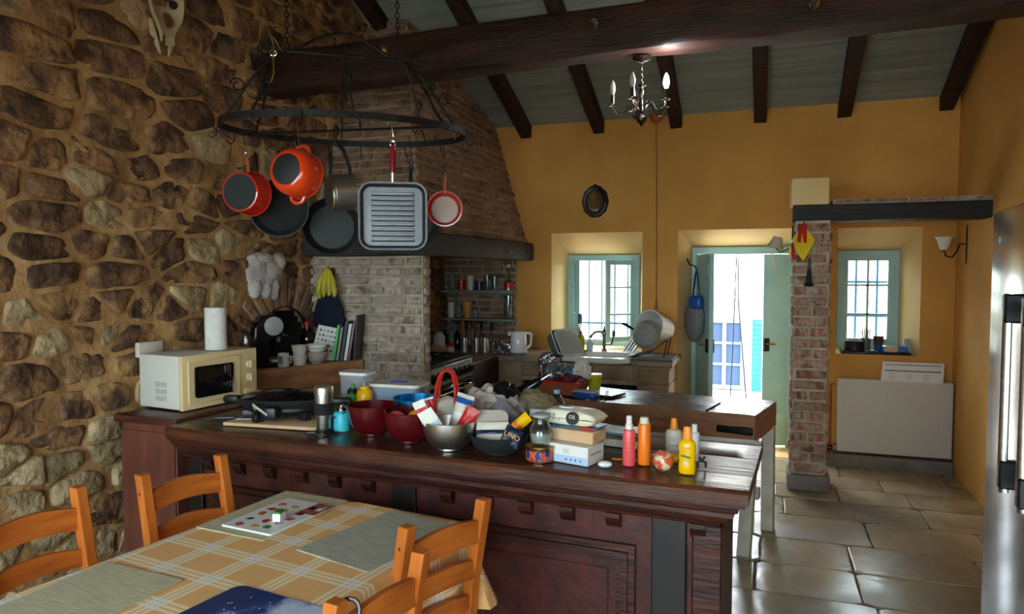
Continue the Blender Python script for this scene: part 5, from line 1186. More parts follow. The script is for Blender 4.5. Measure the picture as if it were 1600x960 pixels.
for loc, L_, lab, m_ in (((-2.087, 2.515, 2.19), .075, 'short steel hook holding the red saucepan', 'chrome'), ((-1.643, 2.27, 2.19), .122, 'long steel hook holding the orange casserole', 'chrome'), ((-1.352, 2.462, 2.19), .092, 'steel hook holding the square grill pan', 'chrome'),
    ((-1.385, 3.006, 2.19), .128, 'thin dark hook holding the small red skillet', 'iron'), ((-1.55, 2.998, 2.19), .098, 'dark hook holding the pan behind the grill pan', 'iron'), ((-1.70, 2.60, 2.19), .033, 'steel hook holding the milk pan', 'chrome'), ((-2.03, 2.665, 2.19), .043, 'dark hook holding the frying pan behind the casserole', 'iron'), ((-1.88, 2.845, 2.19), .034, 'dark hook holding the deep frying pan', 'iron')):
    shook(loc, L_, lab, m_, 30)
# ================================================================== CHANDELIER
ch = thing('chandelier', 'pewter five arm candle chandelier below the tie beam with one lit bulb', 'chandelier', (-.62, 3.80, 2.715))
MB().lathe([(0, 0), (.05, 0), (.052, -.006), (.035, -.018), (.012, -.026), (0, -.028)], 24).build('ceiling_rose', 'pewter', ch)
lk = MB().tube([(.005 * math.cos(a), 0, .010 * math.sin(a)) for a in [2*PI*i/10 for i in range(10)]], .0016, 5, True).mesh('chain_link', 'pewter')
for i in range(7): mk('chain_link', lk, ch, T(0, 0, -.036 - i * .0155) @ RZ(90 * (i % 2)))
MB().lathe([(0, -.135), (.02, -.14), (.024, -.146), (.01, -.152), (.008, -.16), (.014, -.168), (.017, -.18), (.011, -.205), (.007, -.225), (.012, -.235), (.009, -.25), (.014, -.262), (.016, -.28), (.008, -.288), (.022, -.296), (.03, -.31), (.024, -.33), (.01, -.342), (.006, -.352), (0, -.356)], 20).build('stem', 'pewter', ch)
for i, a in enumerate((26, 98, 170, 242, 314)):
    am = a + 19.4; M = RZ(am)
    ar = MB().tube([(.012, 0, -.27), (.03, 0, -.245), (.05, 0, -.232), (.07, 0, -.245), (.085, 0, -.275), (.105, 0, -.29), (.13, 0, -.285), (.147, 0, -.262), (.150, 0, -.245)], .0042, 8, M=M).tube([(.05, 0, -.232), (.036, 0, -.222), (.028, 0, -.235), (.036, 0, -.245)], .003, 6, M=M).build('arm', 'pewter', ch)
    MB().lathe([(0, -.248), (.022, -.242), (.024, -.236), (.01, -.234)], 16, M @ T(.15, 0, 0)).build('drip_pan', 'pewter', ar)
    MB().lathe([(.0105, -.236), (.0105, -.186), (0, -.186)], 14, M @ T(.15, 0, 0)).build('candle_tube', 'pewter', ar)
    if i == 0: MB().lathe([(.006, -.186), (.004, -.17), (0, -.168)], 8, M @ T(.15, 0, 0)).build('empty_socket', 'pewter', ar); continue
    MB().lathe([(.008, -.186), (.0145, -.165), (.0155, -.15), (.011, -.128), (.004, -.112), (0, -.108)], 14, M @ T(.15, 0, 0)).build('candle_bulb', 'bulb_lit' if i == 4 else 'bulb_off', ar)
    if i == 4:
        l = bpy.data.lights.new('chandelier_bulb', 'POINT'); l.energy = 3.2; l.shadow_soft_size = .02; l.color = (.92, .95, 1)
        lo = bpy.data.objects.new('chandelier_bulb', l); col.objects.link(lo); lo.parent = ch; lo.location = M @ Vector((.15, 0, -.09))
# ceiling pull cord
pc = thing('pull_cord', 'long pull cord hanging from a brown ceiling switch down the yellow wall', 'cord', (-.92, 6.42, 2.98))
MB().lathe([(0, .0), (.06, .0), (.062, -.02), (.045, -.05), (.02, -.06), (.012, -.075), (0, -.076)], 24).build('switch_box', 'wood_handle', pc); MB().tube([(0, 0, -.07), (0, .06, -.5), (0, .09, -1.2), (0, .1, -1.62)], .0035, 6).build('cord', 'wood_handle', pc)
MB().lathe([(.004, -1.72), (.011, -1.715), (.009, -1.66), (.004, -1.62)], 10, T(0, .1, 0)).build('pull', 'wood_handle', pc)
# oval mirror on the wall
mi_ = thing('oval_mirror', 'small oval mirror in a carved dark frame on the yellow wall', 'mirror', (-1.488, 6.545, 2.25))
pts = [(.1 * math.cos(2*PI*i/40) * (1 + .045 * math.cos(2*PI*i/40 * 8)), 0, .125 * math.sin(2*PI*i/40) * (1 + .045 * math.cos(2*PI*i/40 * 8))) for i in range(40)]
pts = [(.1 * math.cos(2*PI*i/80) * (1 + .03 * math.cos(2*PI*i/80 * 10)), 0, .125 * math.sin(2*PI*i/80) * (1 + .03 * math.cos(2*PI*i/80 * 10))) for i in range(80)]
MB().tube(pts, .024, 8, True).build('frame', 'black', mi_); MB().lathe([(0, 0), (.09, 0), (.09, .006), (0, .006)], 32, RX(90) @ SC(1, 1.25, 1)).build('glass', 'mirror', mi_)
MB().blob(.016, .012, .016, .1, 2, 2, T(0, -.01, .145)).build('crest', 'black', mi_); MB().tube([(-.025, -.02, -.07), (0, -.028, -.08), (.03, -.02, -.07)], .007, 6).build('shell_ornament', 'grey_plastic', mi_)
# ================================================================== STONE WALL DECOR
sk_ = thing('animal_skull', 'pale horned animal skull hung high on the stone wall', 'skull', (-2.955, 3.0, 2.965), rot=(0, 0, R(-90)))
# local x to the right along the wall, local -y out of the wall
def skl(u, v):
    w_ = [.10, .11, .11, .105, .09, .062, .04][min(6, int(v * 6.999))]; nxt = [.10, .11, .11, .105, .09, .062, .04][min(6, int(v * 6.999) + 1)]; f = v * 6.999 - int(v * 6.999); w_ = w_ * (1 - f) + nxt * f
    a = PI * u; dp = .075 * (1 - .45 * v); return (-w_ * math.cos(a), -dp * math.sin(a) ** .8 - .004, .13 - v * .30)
MB().sheet(skl, 16, 24).build('cranium', 'skull', sk_)
for s in (-1, 1):
    MB().tube([(s * .065, -.06, -.06), (s * .06, -.05, -.12), (s * .045, -.04, -.18), (s * .028, -.035, -.225)], [.016, .017, .014, .005], 8).build('jaw_bone', 'skull', sk_)
    MB().lathe([(.024, 0), (.02, -.006), (0, -.008)], 14, T(s * .08, -.05, .06) @ RZ(s * 45) @ RX(90)).build('eye_socket', 'black_matte', sk_)
    MB().tube([(s * .05, -.03, .12), (s * .12, -.05, .19), (s * .17, -.08, .28), (s * .16, -.1, .36)], [.022, .018, .012, .003], 10).build('horn', 'taupe', sk_)
rl = thing('plaster_relief', 'white plaster figure hung on the stone wall above the coffee machine', 'figure', (-2.965, 3.79, 1.58), rot=(0, 0, R(-90)))
for nm, x, z, rx, rz_, sd in (('torso', -.02, .02, .12, .11, 1), ('head', -.11, .085, .07, .06, 2), ('wing', .09, .03, .10, .11, 3), ('leg', -.06, -.08, .04, .08, 4), ('leg', .02, -.09, .05, .06, 5), ('leg', .115, -.07, .05, .075, 6), ('drapery', .03, .1, .1, .045, 7)):
    MB().blob(rx, .045, rz_, .16, 3.5, 3, T(x, -.03, z), seed=sd).build(nm, 'plaster_fig', rl)
so = thing('wall_socket', 'double cream electrical socket on the stone wall behind the microwave', 'socket', (-2.975, 2.845, 1.205), rot=(0, 0, R(-90)))
MB().rbox(-.078, .078, -.02, .01, -.038, .038, .006, 2).build('plate', 'offwhite', so)
for x in (-.037, .037): MB().lathe([(.021, 0), (.021, .002), (0, .002)], 20, T(x, -.0195, 0) @ RX(90)).build('outlet', 'grey_dark', so)
# ================================================================== LEDGE ITEMS
ZL = 1.012
cf = thing('coffee_machine', 'black and silver capsule coffee machine in the arched niche', 'coffee machine', (-2.90, 3.70, ZL), 52)
m = MB(); m.prism([(-.10, 0), (.09, 0), (.09, .03), (-.02, .035), (-.03, .17), (.06, .19), (.07, .28), (.02, .33), (-.06, .32), (-.11, .25), (-.12, .1)], -.07, .07, RX(90)); o = m.build('body', 'black_gloss', cf); bv = o.modifiers.new('bevel', 'BEVEL'); bv.width = .012; bv.segments = 3
MB().lathe([(0, -.076), (.05, -.076), (.058, -.07), (.06, 0), (.058, .07), (.05, .076), (0, .076)], 28, T(.005, 0, .255) @ RX(90)).build('capsule_head', 'grey_plastic', cf)
MB().rbox(-.01, .095, -.062, .062, .03, .048, .006, 2).build('drip_tray', 'grey_plastic', cf); MB().rbox(.055, .1, -.02, .02, .185, .2, .004, 1).build('lever', 'chrome', cf)
MB().lathe([(.014, .15), (.018, .185), (0, .186)], 12, T(.045, 0, 0)).build('spout', 'chrome', cf)
MB().lathe([(.04, .02), (.045, .03), (.045, .2), (.03, .24), (0, .24)], 18, T(-.14, 0, 0)).build('water_tank', 'clear_plastic', cf)
mg = lt('patterned_mug', 'small white mug with dark print beside the coffee machine', 'mug', (-2.805, 3.70, ZL), [('cup', [(0, 0), (.032, 0), (.034, .004), (.034, .085), (.031, .085), (.031, .008), (0, .007)], 'offwhite')])
MB().sheet(lambda u, v: (.0346 * math.cos(-1.9 + u * .9), .0346 * math.sin(-1.9 + u * .9), .02 + v * .05), 6, 2).build('dark_print', 'grey_dark', mg); MB().tube([(.032, 0, .07), (.055, 0, .065), (.055, 0, .03), (.033, 0, .02)], .004, 6).build('handle', 'offwhite', mg)
for i, (lab, z) in enumerate((('white cup at the bottom of the stacked pair on the ledge', 0), ('white cup on top of the stacked pair on the ledge', .062))):
    lt('stacked_cup', lab, 'cup', (-2.76, 3.80, ZL + z), [('cup', [(0, 0), (.034, 0), (.036, .004), (.042, .03), (.048, .06), (.052, .064), (.048, .064), (.04, .03), (.03, .006), (0, .006)], 'offwhite')])
bowl('cereal_bowl', 'white bowl with a dark band at the bottom of the pair on the ledge', (-2.715, 3.92, ZL), .066, .075, 'taupe', foot=.5)
lt('cereal_bowl', 'plain white bowl nested on top of the banded bowl', 'bowl', (-2.715, 3.92, ZL + .055), [('bowl', [(0, .012), (.03, .012), (.055, .03), (.068, .065), (.066, .068), (.052, .035), (.028, .018), (0, .018)], 'white'), ('band', [(.0615, .045), (.0625, .048)], 'book_dark')])
lt('liqueur_bottle', 'round glass bottle with red cap at the back of the ledge', 'bottle', (-2.90, 4.08, ZL), [
   ('bottle', [(0, 0), (.036, 0), (.04, .006), (.04, .09), (.045, .12), (.043, .16), (.03, .19), (.015, .205), (.014, .22)], 'rose_glass'), ('cap', [(.017, .215), (.018, .25), (.012, .258), (0, .258)], 'red'), ('label', [(.041, .03), (.041, .085)], 'offwhite'), ('liquid', [(0, .004), (.037, .005), (.037, .09), (.041, .12), (0, .13)], 'maroon')])
# cookbooks leaning against the pier
bkx = [(-2.80, .16, .23, .02, 'white', 'white cookbook with rows of small dark pictures on its cover', 18), (-2.775, .15, .235, .018, 'book_green', 'green spined cookbook behind the white one', 16), (-2.745, .15, .22, .016, 'book_grey', 'slim grey cookbook in the leaning row', 14), (-2.715, .16, .26, .02, 'book_dark', 'dark spined cookbook in the leaning row', 10),
       (-2.69, .15, .245, .02, 'book_white', 'pale spined cookbook near the end of the row', 7), (-2.665, .15, .25, .014, 'maroon', 'thin dark red cookbook near the end of the row', 5), (-2.64, .17, .30, .012, 'black', 'tall thin black board at the end of the book row', 3)]
for i, (x, d_, h_, th, m_, lab, tl) in enumerate(bkx):
    t = thing('cookbook' if i < 6 else 'black_board', lab, 'book' if i < 6 else 'board', (-2.745 + .0235 * i + (.03 if i == 6 else 0), 4.12 + .0095 * i, ZL + .004), rot=(0, R(9 if i < 6 else 4), R(22 if i < 6 else 14)))
    MB().rbox(0, th, -d_ / 2, d_ / 2, 0, h_, .002, 1).build('cover', m_, t)
    if i < 6: MB().box(.002, th - .002, -d_ / 2 + .003, d_ / 2 + .0008, .003, h_ + .0006).build('pages', 'paper', t, smooth=False)
    if i == 0: t.rotation_euler = (R(-14), R(12), R(20)); t.location = (-2.785, 4.07, ZL + .006)
t = bpy.data.objects['cookbook']
for ch_ in list(t.children): bpy.data.objects.remove(ch_)
MB().rbox(-.075, .075, 0, .022, 0, .225, .002, 1).build('cover', 'white', t); MB().box(.0745, .0755, .001, .021, .002, .223).build('spine', 'book_green', t, smooth=False)
for r_ in range(5):
    for c_ in range(5):
        MB().prism([(.0095 * rgp.uniform(.6, 1) * math.cos(k * PI / 4), .0095 * rgp.uniform(.6, 1) * math.sin(k * PI / 4)) for k in range(8)], 0, .0008, T(-.05 + c_ * .025, 0, .065 + r_ * .032) @ RX(90)).build('picture', ['grey_dark', 'book_dark', 'grey_plastic'][(r_ + c_) % 3], t)
ptext('COOK', .016, 'grey_dark', t, T(.02, -.0006, .03) @ RX(90)) if 0 else None
# bananas in a dark bag hanging on the pier
hb = thing('hanging_bag', 'dark navy cloth bag hanging on the brick pier', 'bag', (-2.80, 4.19, 1.50))
MB().lathe([(.03, .0), (.075, -.06), (.105, -.14), (.125, -.22), (.12, -.27), (.07, -.30), (0, -.305)], 28, SC(1, .42, 1)).build('pouch', 'navy_cloth', hb)
MB().tube([(-.05, .0, -.04), (-.02, .03, .12), (.02, .03, .12), (.05, 0, -.04)], .007, 6).build('strap', 'navy_cloth', hb)
bn = thing('banana_bunch', 'bunch of yellow green bananas standing out of the navy bag', 'bananas', (-2.80, 4.185, 1.48), rot=(0, 0, R(8)))
for a in (-24, -9, 7, 22):
    M = RZ(a * 2) @ RY(a * .8)
    MB().tube([(a * .0022, -.01, -.06), (a * .0026, -.022, -.01), (a * .002, -.022, .06), (a * .0008, -.005, .12), (0, 0, .145)], [.012, .019, .02, .013, .006], 8).build('banana', 'banana', bn)
MB().lathe([(.008, .14), (.01, .16), (0, .162)], 8).build('stalk', 'wood_handle', bn)
# ================================================================== FIREPLACE SHELVES
ZC = .871
for z, lab in ((1.425, 'upper painted shelf on the brick wall inside the fireplace'), (1.155, 'lower painted shelf on the brick wall inside the fireplace')):
    s = thing('wall_shelf', lab, 'shelf', (-2.95, 6.30, z), group='fireplace shelves')
    MB().rbox(0, .70, 0, .21, -.02, 0, .004, 1).build('board', 'shelf_paint', s)
    for x in (.08, .58): MB().prism([(0, -.02), (.18, -.02), (.18, -.15), (.15, -.15), (.13, -.07), (.0, -.045)], x, x + .02, Matrix(((0, 0, 1, 0), (1, 0, 0, 0), (0, 1, 0, 0), (0, 0, 0, 1)))).build('bracket', 'shelf_paint', s)
def sit(name, label, x, z, prof, m, y_=6.40, cat='cup', extra=()): return lt(name, label, cat, (x, y_, z), [('body', prof, m)] + list(extra), seg=18)
def cyl(r, h, r2=None): r2 = r2 or r; return [(0, 0), (r, 0), (r2, h), (r2 - .003, h), (r - .003, .005), (0, .005)]
sit('bottle', 'dark green bottle at the left end of the upper shelf', -2.87, 1.426, [(0, 0), (.03, 0), (.03, .12), (.012, .16), (.012, .2), (0, .2)], 'sage_dark', cat='bottle')
sit('mug', 'red mug on the upper shelf', -2.775, 1.426, cyl(.042, .1), 'red'); sit('beaker', 'white beaker beside the red mug', -2.68, 1.426, cyl(.03, .14, .036), 'white'); sit('mug', 'dark plum mug on the upper shelf', -2.59, 1.426, cyl(.04, .08), 'purple')
for x, lab in ((-2.505, 'clear drinking glass beside the plum mug'), (-2.43, 'clear tall glass in the middle of the upper shelf')): sit('drinking_glass', lab, x, 1.426, cyl(.03, .14, .035), 'clear', cat='glass')
sit('spirit_bottle', 'clear bottle with pale cap and red label on the upper shelf', -2.29, 1.426, [(0, 0), (.045, 0), (.046, .08), (.04, .1), (.018, .13), (.015, .22), (0, .22)], 'clear', cat='bottle', extra=[('label', [(.047, .02), (.047, .07)], 'red'), ('cap', [(.018, .215), (.018, .245), (0, .246)], 'offwhite')])
sit('beaker', 'slim white beaker on the lower shelf', -2.885, 1.156, cyl(.028, .15, .034), 'white'); sit('drinking_glass', 'clear tumbler on the lower shelf', -2.80, 1.156, cyl(.028, .13, .032), 'clear', cat='glass'); sit('goblet', 'ochre ceramic goblet on the lower shelf', -2.715, 1.156, [(0, 0), (.03, 0), (.025, .04), (.045, .1), (.048, .16), (.044, .16), (.03, .06), (0, .05)], 'ochre'); sit('drinking_glass', 'small clear shot glass on the lower shelf', -2.63, 1.156, cyl(.022, .08, .026), 'clear', cat='glass')
sit('storage_jar', 'tall glass jar of pasta at the right end of the lower shelf', -2.29, 1.156, cyl(.046, .21), 'clear', cat='jar', extra=[('pasta', [(0, .006), (.042, .006), (.042, .14), (0, .15)], 'pasta'), ('lid', [(.047, .205), (.047, .222), (0, .223)], 'clear_plastic')])
rl_ = thing('utensil_rail', 'metal rail with hanging ladles below the lower shelf', 'rail', (-2.88, 6.36, 1.12))
MB().tube([(0, 0, 0), (.36, 0, 0)], .006, 6).build('rail', 'chrome', rl_)
for i in range(6):
    MB().tube([(.03 + i * .06, 0, 0), (.03 + i * .06, -.012, -.05), (.03 + i * .06, -.012, -.18)], .004, 6).lathe([(.02, -.18), (.024, -.2), (.014, -.22), (0, -.222)], 10, T(.03 + i * .06, -.012, 0)).build('ladle', ['steel', 'black', 'steel'][i % 3], rl_)
# ---- worktop by the kettle
kt = lt('electric_kettle', 'white electric kettle with level window on the counter', 'kettle', (-2.045, 5.98, ZC), [('jug', [(0, .022), (.075, .022), (.078, .03), (.066, .19), (.06, .2), (.02, .208), (0, .208)], 'white_gloss'), ('base', [(0, 0), (.08, 0), (.082, .01), (.076, .022), (0, .022)], 'grey_dark')], rz=12)
MB().tube([(.058, 0, .19), (.10, 0, .19), (.115, 0, .165), (.112, 0, .09), (.085, 0, .06), (.07, 0, .055)], .011, 8).build('handle', 'white_gloss', kt); MB().tube([(.1, 0, .2), (.126, 0, .17), (.122, 0, .085)], .008, 8).build('handle_back', 'maroon', kt)
MB().rbox(-.008, .008, -.0755, -.066, .06, .15, .003, 1, RX(-4)).build('level_window', 'grey_dark', kt); MB().prism([(-.062, -.02), (-.095, 0), (-.062, .02)], .165, .2).build('spout', 'white_gloss', kt)
for i, (x, lab) in enumerate(((-2.575, 'steel pot of wooden utensils on the counter'), (-2.46, 'steel utensil holder in the middle of the counter'), (-2.38, 'perforated steel cutlery holder nearest the kettle'))):
    t = sit('utensil_pot', lab, x, ZC, cyl(.034 if i else .03, .13), 'steel', 6.0 + .01 * i, 'pot')
ut = (('wooden_spoon', 'wooden spoon standing in the steel pot', -2.575, 'wood_handle', -8), ('spatula', 'black spatula in the left steel pot', -2.59, 'black', 7), ('whisk', 'black slotted turner in the middle steel holder', -2.455, 'black', 12), ('wooden_spatula', 'broad wooden spatula in the middle steel holder', -2.47, 'pine_dark', -6), ('dark_spoon', 'dark serving spoon leaning in the cutlery holder', -2.38, 'black', 18))
for nm, lab, x, m_, tl in ut:
    t = thing(nm, lab, 'utensil', (x, 6.015, ZC + .02), rot=(R(-4), R(tl), 0)); MB().tube([(0, 0, 0), (0, 0, .2)], .005, 6).build('shaft', m_, t); MB().blob(.025, .006, .04, 0, 1, 2, T(0, 0, .23)).build('head', m_, t)
dt = lt('detergent_jug', 'white and blue detergent jug at the left of the counter', 'jug', (-2.80, 5.95, ZC + .062), [('jug', [(0, 0), (.055, 0), (.058, .01), (.055, .08), (.03, .11), (.018, .12)], 'white'), ('cap', [(.02, .118), (.02, .145), (0, .146)], 'blue')], sy=.7)
tub = thing('butter_tub', 'low white and yellow tub under the detergent jug', 'tub', (-2.80, 5.95, ZC)); MB().rbox(-.065, .065, -.05, .05, 0, .05, .012, 2).build('tub', 'cream', tub); MB().rbox(-.068, .068, -.053, .053, .048, .06, .005, 1).build('lid', 'white', tub)
lt('red_lidded_pot', 'small white pot with red lid beside the butter tub', 'pot', (-2.69, 5.95, ZC), [('pot', [(0, 0), (.035, 0), (.038, .05), (0, .05)], 'white'), ('lid', [(.041, .048), (.041, .075), (.03, .08), (0, .08)], 'red')])
for i, x in enumerate((-2.86, -2.79, -2.73, -2.67)): sit('spice_bottle', ['first tall dark oil bottle from the left under the rail', 'second tall dark oil bottle from the left under the rail', 'third tall dark oil bottle from the left under the rail', 'rightmost tall dark oil bottle under the rail'][i], x, ZC, [(0, 0), (.026, 0), (.027, .13), (.01, .17), (.01, .19), (0, .19)], 'sage_dark' if i % 2 else 'black_glass', 6.2, 'bottle')
o = MB().blob(.065, .05, .062, .25, 4, 4, seed=6, ridge=True, flatz=-.05).build('crumpled_bag', 'film'); o.location = (-2.215, 6.0, ZC + .051); tag(o, 'crumpled clear plastic bag beside the kettle', 'bag')
# ---- sink things
gb = thing('dish_tub', 'grey plastic washing up tub leaning on its side beside the sink', 'tub', (-1.58, 6.02, ZC + .005), rot=(0, R(-32), R(-38)))
P = rrect(.24, .24, .03); n = len(P)
MB().add([(-.12, y_ * .8, .15 + z * .8) for y_, z in P] + [(.0, y_, .135 + z) for y_, z in P] + [(.0, y_ * .95, .135 + z * .95) for y_, z in P] + [(-.11, y_ * .76, .15 + z * .76) for y_, z in P], [tuple(range(n)), tuple(range(3*n, 4*n))] + [(k*n+i, k*n+(i+1) % n, (k+1)*n+(i+1) % n, (k+1)*n+i) for k in range(3) for i in range(n)]).build('tub', 'grey_dark', gb)
MB().tube([(.0, y_, .135 + z) for y_, z in P], .006, 6, True).build('rim', 'white', gb)
br = thing('baking_tray', 'grey baking tray leaning against the washing up tub', 'tray', (-1.545, 6.0, ZC + .005), rot=(0, R(-34), R(-38)))
MB().rbox(-.007, .007, -.115, .115, .012, .25, .005, 2).build('tray', 'grey_plastic', br); MB().tube([(.0, y_, .131 + z) for y_, z in rrect(.23, .24, .03)], .0055, 6, True).build('rim', 'white', br)
fc = thing('mixer_tap', 'old style steel mixer tap behind the sink', 'tap', (-1.37, 6.42, .88))
MB().lathe([(0, 0), (.024, 0), (.024, .012), (.015, .02), (.014, .13), (.018, .15), (.016, .19), (.008, .2), (.006, .225), (0, .228)], 16).build('column', 'pewter', fc)
MB().tube([(0, 0, .165), (-.04, -.04, .18), (-.07, -.10, .175), (-.085, -.15, .15), (-.087, -.155, .13)], .011, 8).build('spout', 'pewter', fc); MB().tube([(0, 0, .06), (.05, -.01, .06), (.07, -.01, .07), (.09, -.01, .15)], .009, 8).build('lever', 'pewter', fc); MB().lathe([(.012, .14), (.014, .16), (.01, .19), (0, .192)], 10, T(.088, -.01, 0)).build('lever_grip', 'black', fc)
sb = lt('dish_soap', 'yellow dish soap bottle with red nozzle beside the tap', 'bottle', (-1.575, 6.36, .88), [('bottle', [(0, 0), (.034, 0), (.036, .01), (.036, .12), (.02, .15), (.012, .155)], 'lime'), ('cap', [(.014, .153), (.013, .18), (.006, .185), (0, .186)], 'red')], sy=.7)
lt('hand_soap', 'clear blue hand soap dispenser right of the dish soap', 'bottle', (-1.50, 6.40, .88), [('bottle', [(0, 0), (.03, 0), (.032, .08), (.012, .1)], 'pale_blue'), ('pump', [(.008, .1), (.006, .13), (.014, .132), (.014, .14), (0, .141)], 'white')], sy=.8)
o = MB().rbox(-.035, .035, -.02, .02, 0, .022, .006, 2).build('sponge', 'lime'); o.location = (-1.53, 6.30, .88); tag(o, 'small yellow sponge at the foot of the soap bottles', 'sponge')
bsx = thing('bottle_brush', 'blue handled dish brush standing by the window frame', 'brush', (-1.61, 6.47, .88)); MB().tube([(0, 0, 0), (0, 0, .2), (.01, 0, .24)], .006, 6).build('handle', 'blue', bsx); MB().lathe([(.014, .24), (.02, .26), (.02, .32), (.01, .335), (0, .336)], 12).build('bristles', 'clear_blue', bsx)
dr = thing('dish_rack', 'metal dish drainer on its dark tray at the right end of the counter', 'dish rack', (-.90, 6.12, ZC))
MB().rbox(-.2, .2, -.2, .2, 0, .014, .006, 2).build('tray', 'grey_dark', dr)
for y_ in (-.12, 0, .12): MB().tube([(-.13, y_, .02), (.0, y_, .05), (.15, y_, .17)], .004, 6).build('sloping_wire', 'iron', dr)
for x, z in ((-.13, .02), (0, .05), (.15, .17)): MB().tube([(x, -.16, z), (x, .16, z)], .005, 6).build('cross_wire', 'iron', dr)
MB().tube([(.15, -.12, .17), (.12, -.12, .015)], .005, 6).tube([(.15, .12, .17), (.12, .12, .015)], .005, 6).build('rack_leg', 'iron', dr)
bkt = thing('white_bucket', 'white plastic bucket tilted upside down on the dish rack', 'bucket', (-.865, 6.20, ZC + .25), rot=(R(78), R(-32), R(-18)))
MB().lathe([(.10, -.12), (.135, .12), (.14, .13), (.13, .13), (.096, -.112), (0, -.112)], 32).build('bucket', 'white', bkt); MB().lathe([(0, -.121), (.1, -.121), (.1, -.119)], 32).build('base', 'white', bkt)
pl_ = thing('stone_pan', 'speckled grey frying pan drying in front of the white bucket', 'pan', (-.92, 6.0, ZC + .205), rot=(R(82), 0, R(-10)))
MB().lathe([(0, .03), (.085, .03), (.118, .0), (.122, .0), (.09, .036), (0, .036)], 36).build('pan', 'granite', pl_); MB().lathe([(0, .037), (.075, .037), (.078, .036)], 36).build('base_plate', 'granite', pl_); MB().tube([(-.11, .04, .02), (-.17, .07, .03), (-.21, .085, .03)], [.01, .012, .009], 8).build('handle', 'black', pl_)
for i in range(4):
    o = MB().lathe([(0, 0), (.06, 0), (.08, .012), (.082, .014), (.06, .005), (0, .004)], 24).build('plate', ['white', 'grey_plastic', 'pale_blue', 'white'][i]); o.location = (-1.10 + i * .026, 6.16 + i * .006, ZC + .095); o.rotation_euler = (R(0), R(-58), R(12)); tag(o, ['first white plate from the left standing in the dish rack', 'grey plate second in the dish rack', 'pale blue plate third in the dish rack', 'last white plate in the dish rack beside the pan'][i], 'plate', 'plates in the dish rack')
# ================================================================== DOOR AND ALCOVE THINGS
hk = thing('door_bag', 'grey and blue bag hanging on the open door leaf', 'bag', (-.585, 6.70, 1.62), -25)
MB().tube([(-.035, 0, -.28), (-.01, 0, -.05), (0, 0, 0), (.012, 0, -.05), (.04, 0, -.28)], .008, 6).build('strap', 'navy', hk)
MB().blob(.095, .06, .2, .12, 3, 3, T(-.01, 0, -.46), seed=9).build('bag_body', 'grey_dark', hk); MB().rbox(-.05, .075, -.06, .03, -.36, -.235, .03, 3).build('blue_pocket', 'blue', hk)
MB().tube([(0, 0, 0), (0, -.02, .03), (-.05, -.04, .05), (-.07, -.05, .10)], .007, 6).build('hook', 'iron', hk)
for sgn, lab in ((-1, 'left dark cord of the pair hanging in the doorway'), (1, 'right dark cord of the pair hanging in the doorway')):
    o = MB().tube([(-.243 + sgn * .006, 6.99, 1.765), (-.243 + sgn * .018, 6.99, 1.3), (-.225 + sgn * .05, 6.99, .75), (-.21 + sgn * .085, 6.99, .2), (-.21 + sgn * .09, 6.985, .02)], .0055, 6).build('doorway_rope', 'navy'); tag(o, lab, 'cord')
wl = thing('bracket_lamp', 'tilted wall lamp with small beige shade on the brick pillar', 'lamp', (.195, 5.66, 1.80))
MB().lathe([(.03, .04), (.058, -.045), (.055, -.045), (.028, .04)], 20, T(-.115, 0, .02) @ RY(14), cap=False).build('shade', 'lampshade', wl); MB().tube([(-.002, 0, .0), (-.04, 0, -.035), (-.09, 0, -.055), (-.115, 0, -.03), (-.117, 0, .01)], .005, 6).build('arm', 'iron', wl); MB().rbox(-.012, .0, -.02, .02, -.04, .14, .003, 1).build('wall_plate', 'iron', wl)
for x_, z0_, z1_ in ((-.15, -.05, -.15), (-.14, -.06, -.2), (-.155, -.04, -.12)): MB().tube([(x_, -.01, z0_), (x_ + .006, -.01, (z0_ + z1_) / 2), (x_ + .02, -.012, z1_)], .0035, 5).build('bead_string', 'offwhite', wl)
kb = thing('yellow_pouch', 'yellow and red cloth pouch hanging on the brick pillar', 'pouch', (.26, 5.575, 1.96))
MB().prism([(0, -.02), (-.075, -.12), (-.07, -.16), (-.03, -.24), (0, -.285), (.035, -.22), (.078, -.13)], -.012, .012, RX(90)).build('pouch', 'yellow_cloth', kb)
MB().prism([(-.03, -.02), (-.045, -.14), (-.02, -.15), (-.012, -.08), (.0, -.15), (.02, -.15), (.02, -.02)], -.018, -.012, RX(90) @ SC(1, 1, -1)).build('red_ribbon', 'red_cloth', kb); MB().tube([(0, .0, .0), (0, -.015, -.03)], .004, 6).build('nail', 'iron', kb)
tl_ = thing('ribbon_tassel', 'red and yellow ribbon tassel hanging left of the yellow pouch', 'tassel', (.185, 5.57, 1.79)); MB().tube([(0, 0, .05), (.0, -.004, 0), (.01, -.004, -.1)], [.006, .012, .01], 6).build('red_ribbon', 'red_cloth', tl_); MB().tube([(-.012, -.004, .0), (-.014, -.006, -.08)], [.01, .008], 6).build('yellow_ribbon', 'sun_yellow', tl_); MB().blob(.014, .01, .018, .2, 3, 2, T(-.008, -.004, .03)).build('white_ribbon', 'white', tl_)
ks = thing('key_bunch', 'bunch of dark iron keys hanging below the yellow pouch', 'keys', (.30, 5.575, 1.70))
MB().tube([(0, 0, .0), (0, -.006, -.12)], .007, 6).build('strap', 'black', ks)
for i, (x, a) in enumerate(((-.02, 8), (0, -4), (.018, -10))): MB().tube([(x * .3, -.012, -.08), (x, -.014, -.2)], .006, 6).lathe([(.016, 0), (.016, .006), (0, .006)], 12, T(x, -.012, -.19) @ RX(90)).build('key', 'iron', ks)
ws = thing('wall_sconce', 'wall sconce with white glass tulip shade on the yellow wall', 'sconce', (1.425, 6.235, 1.81))
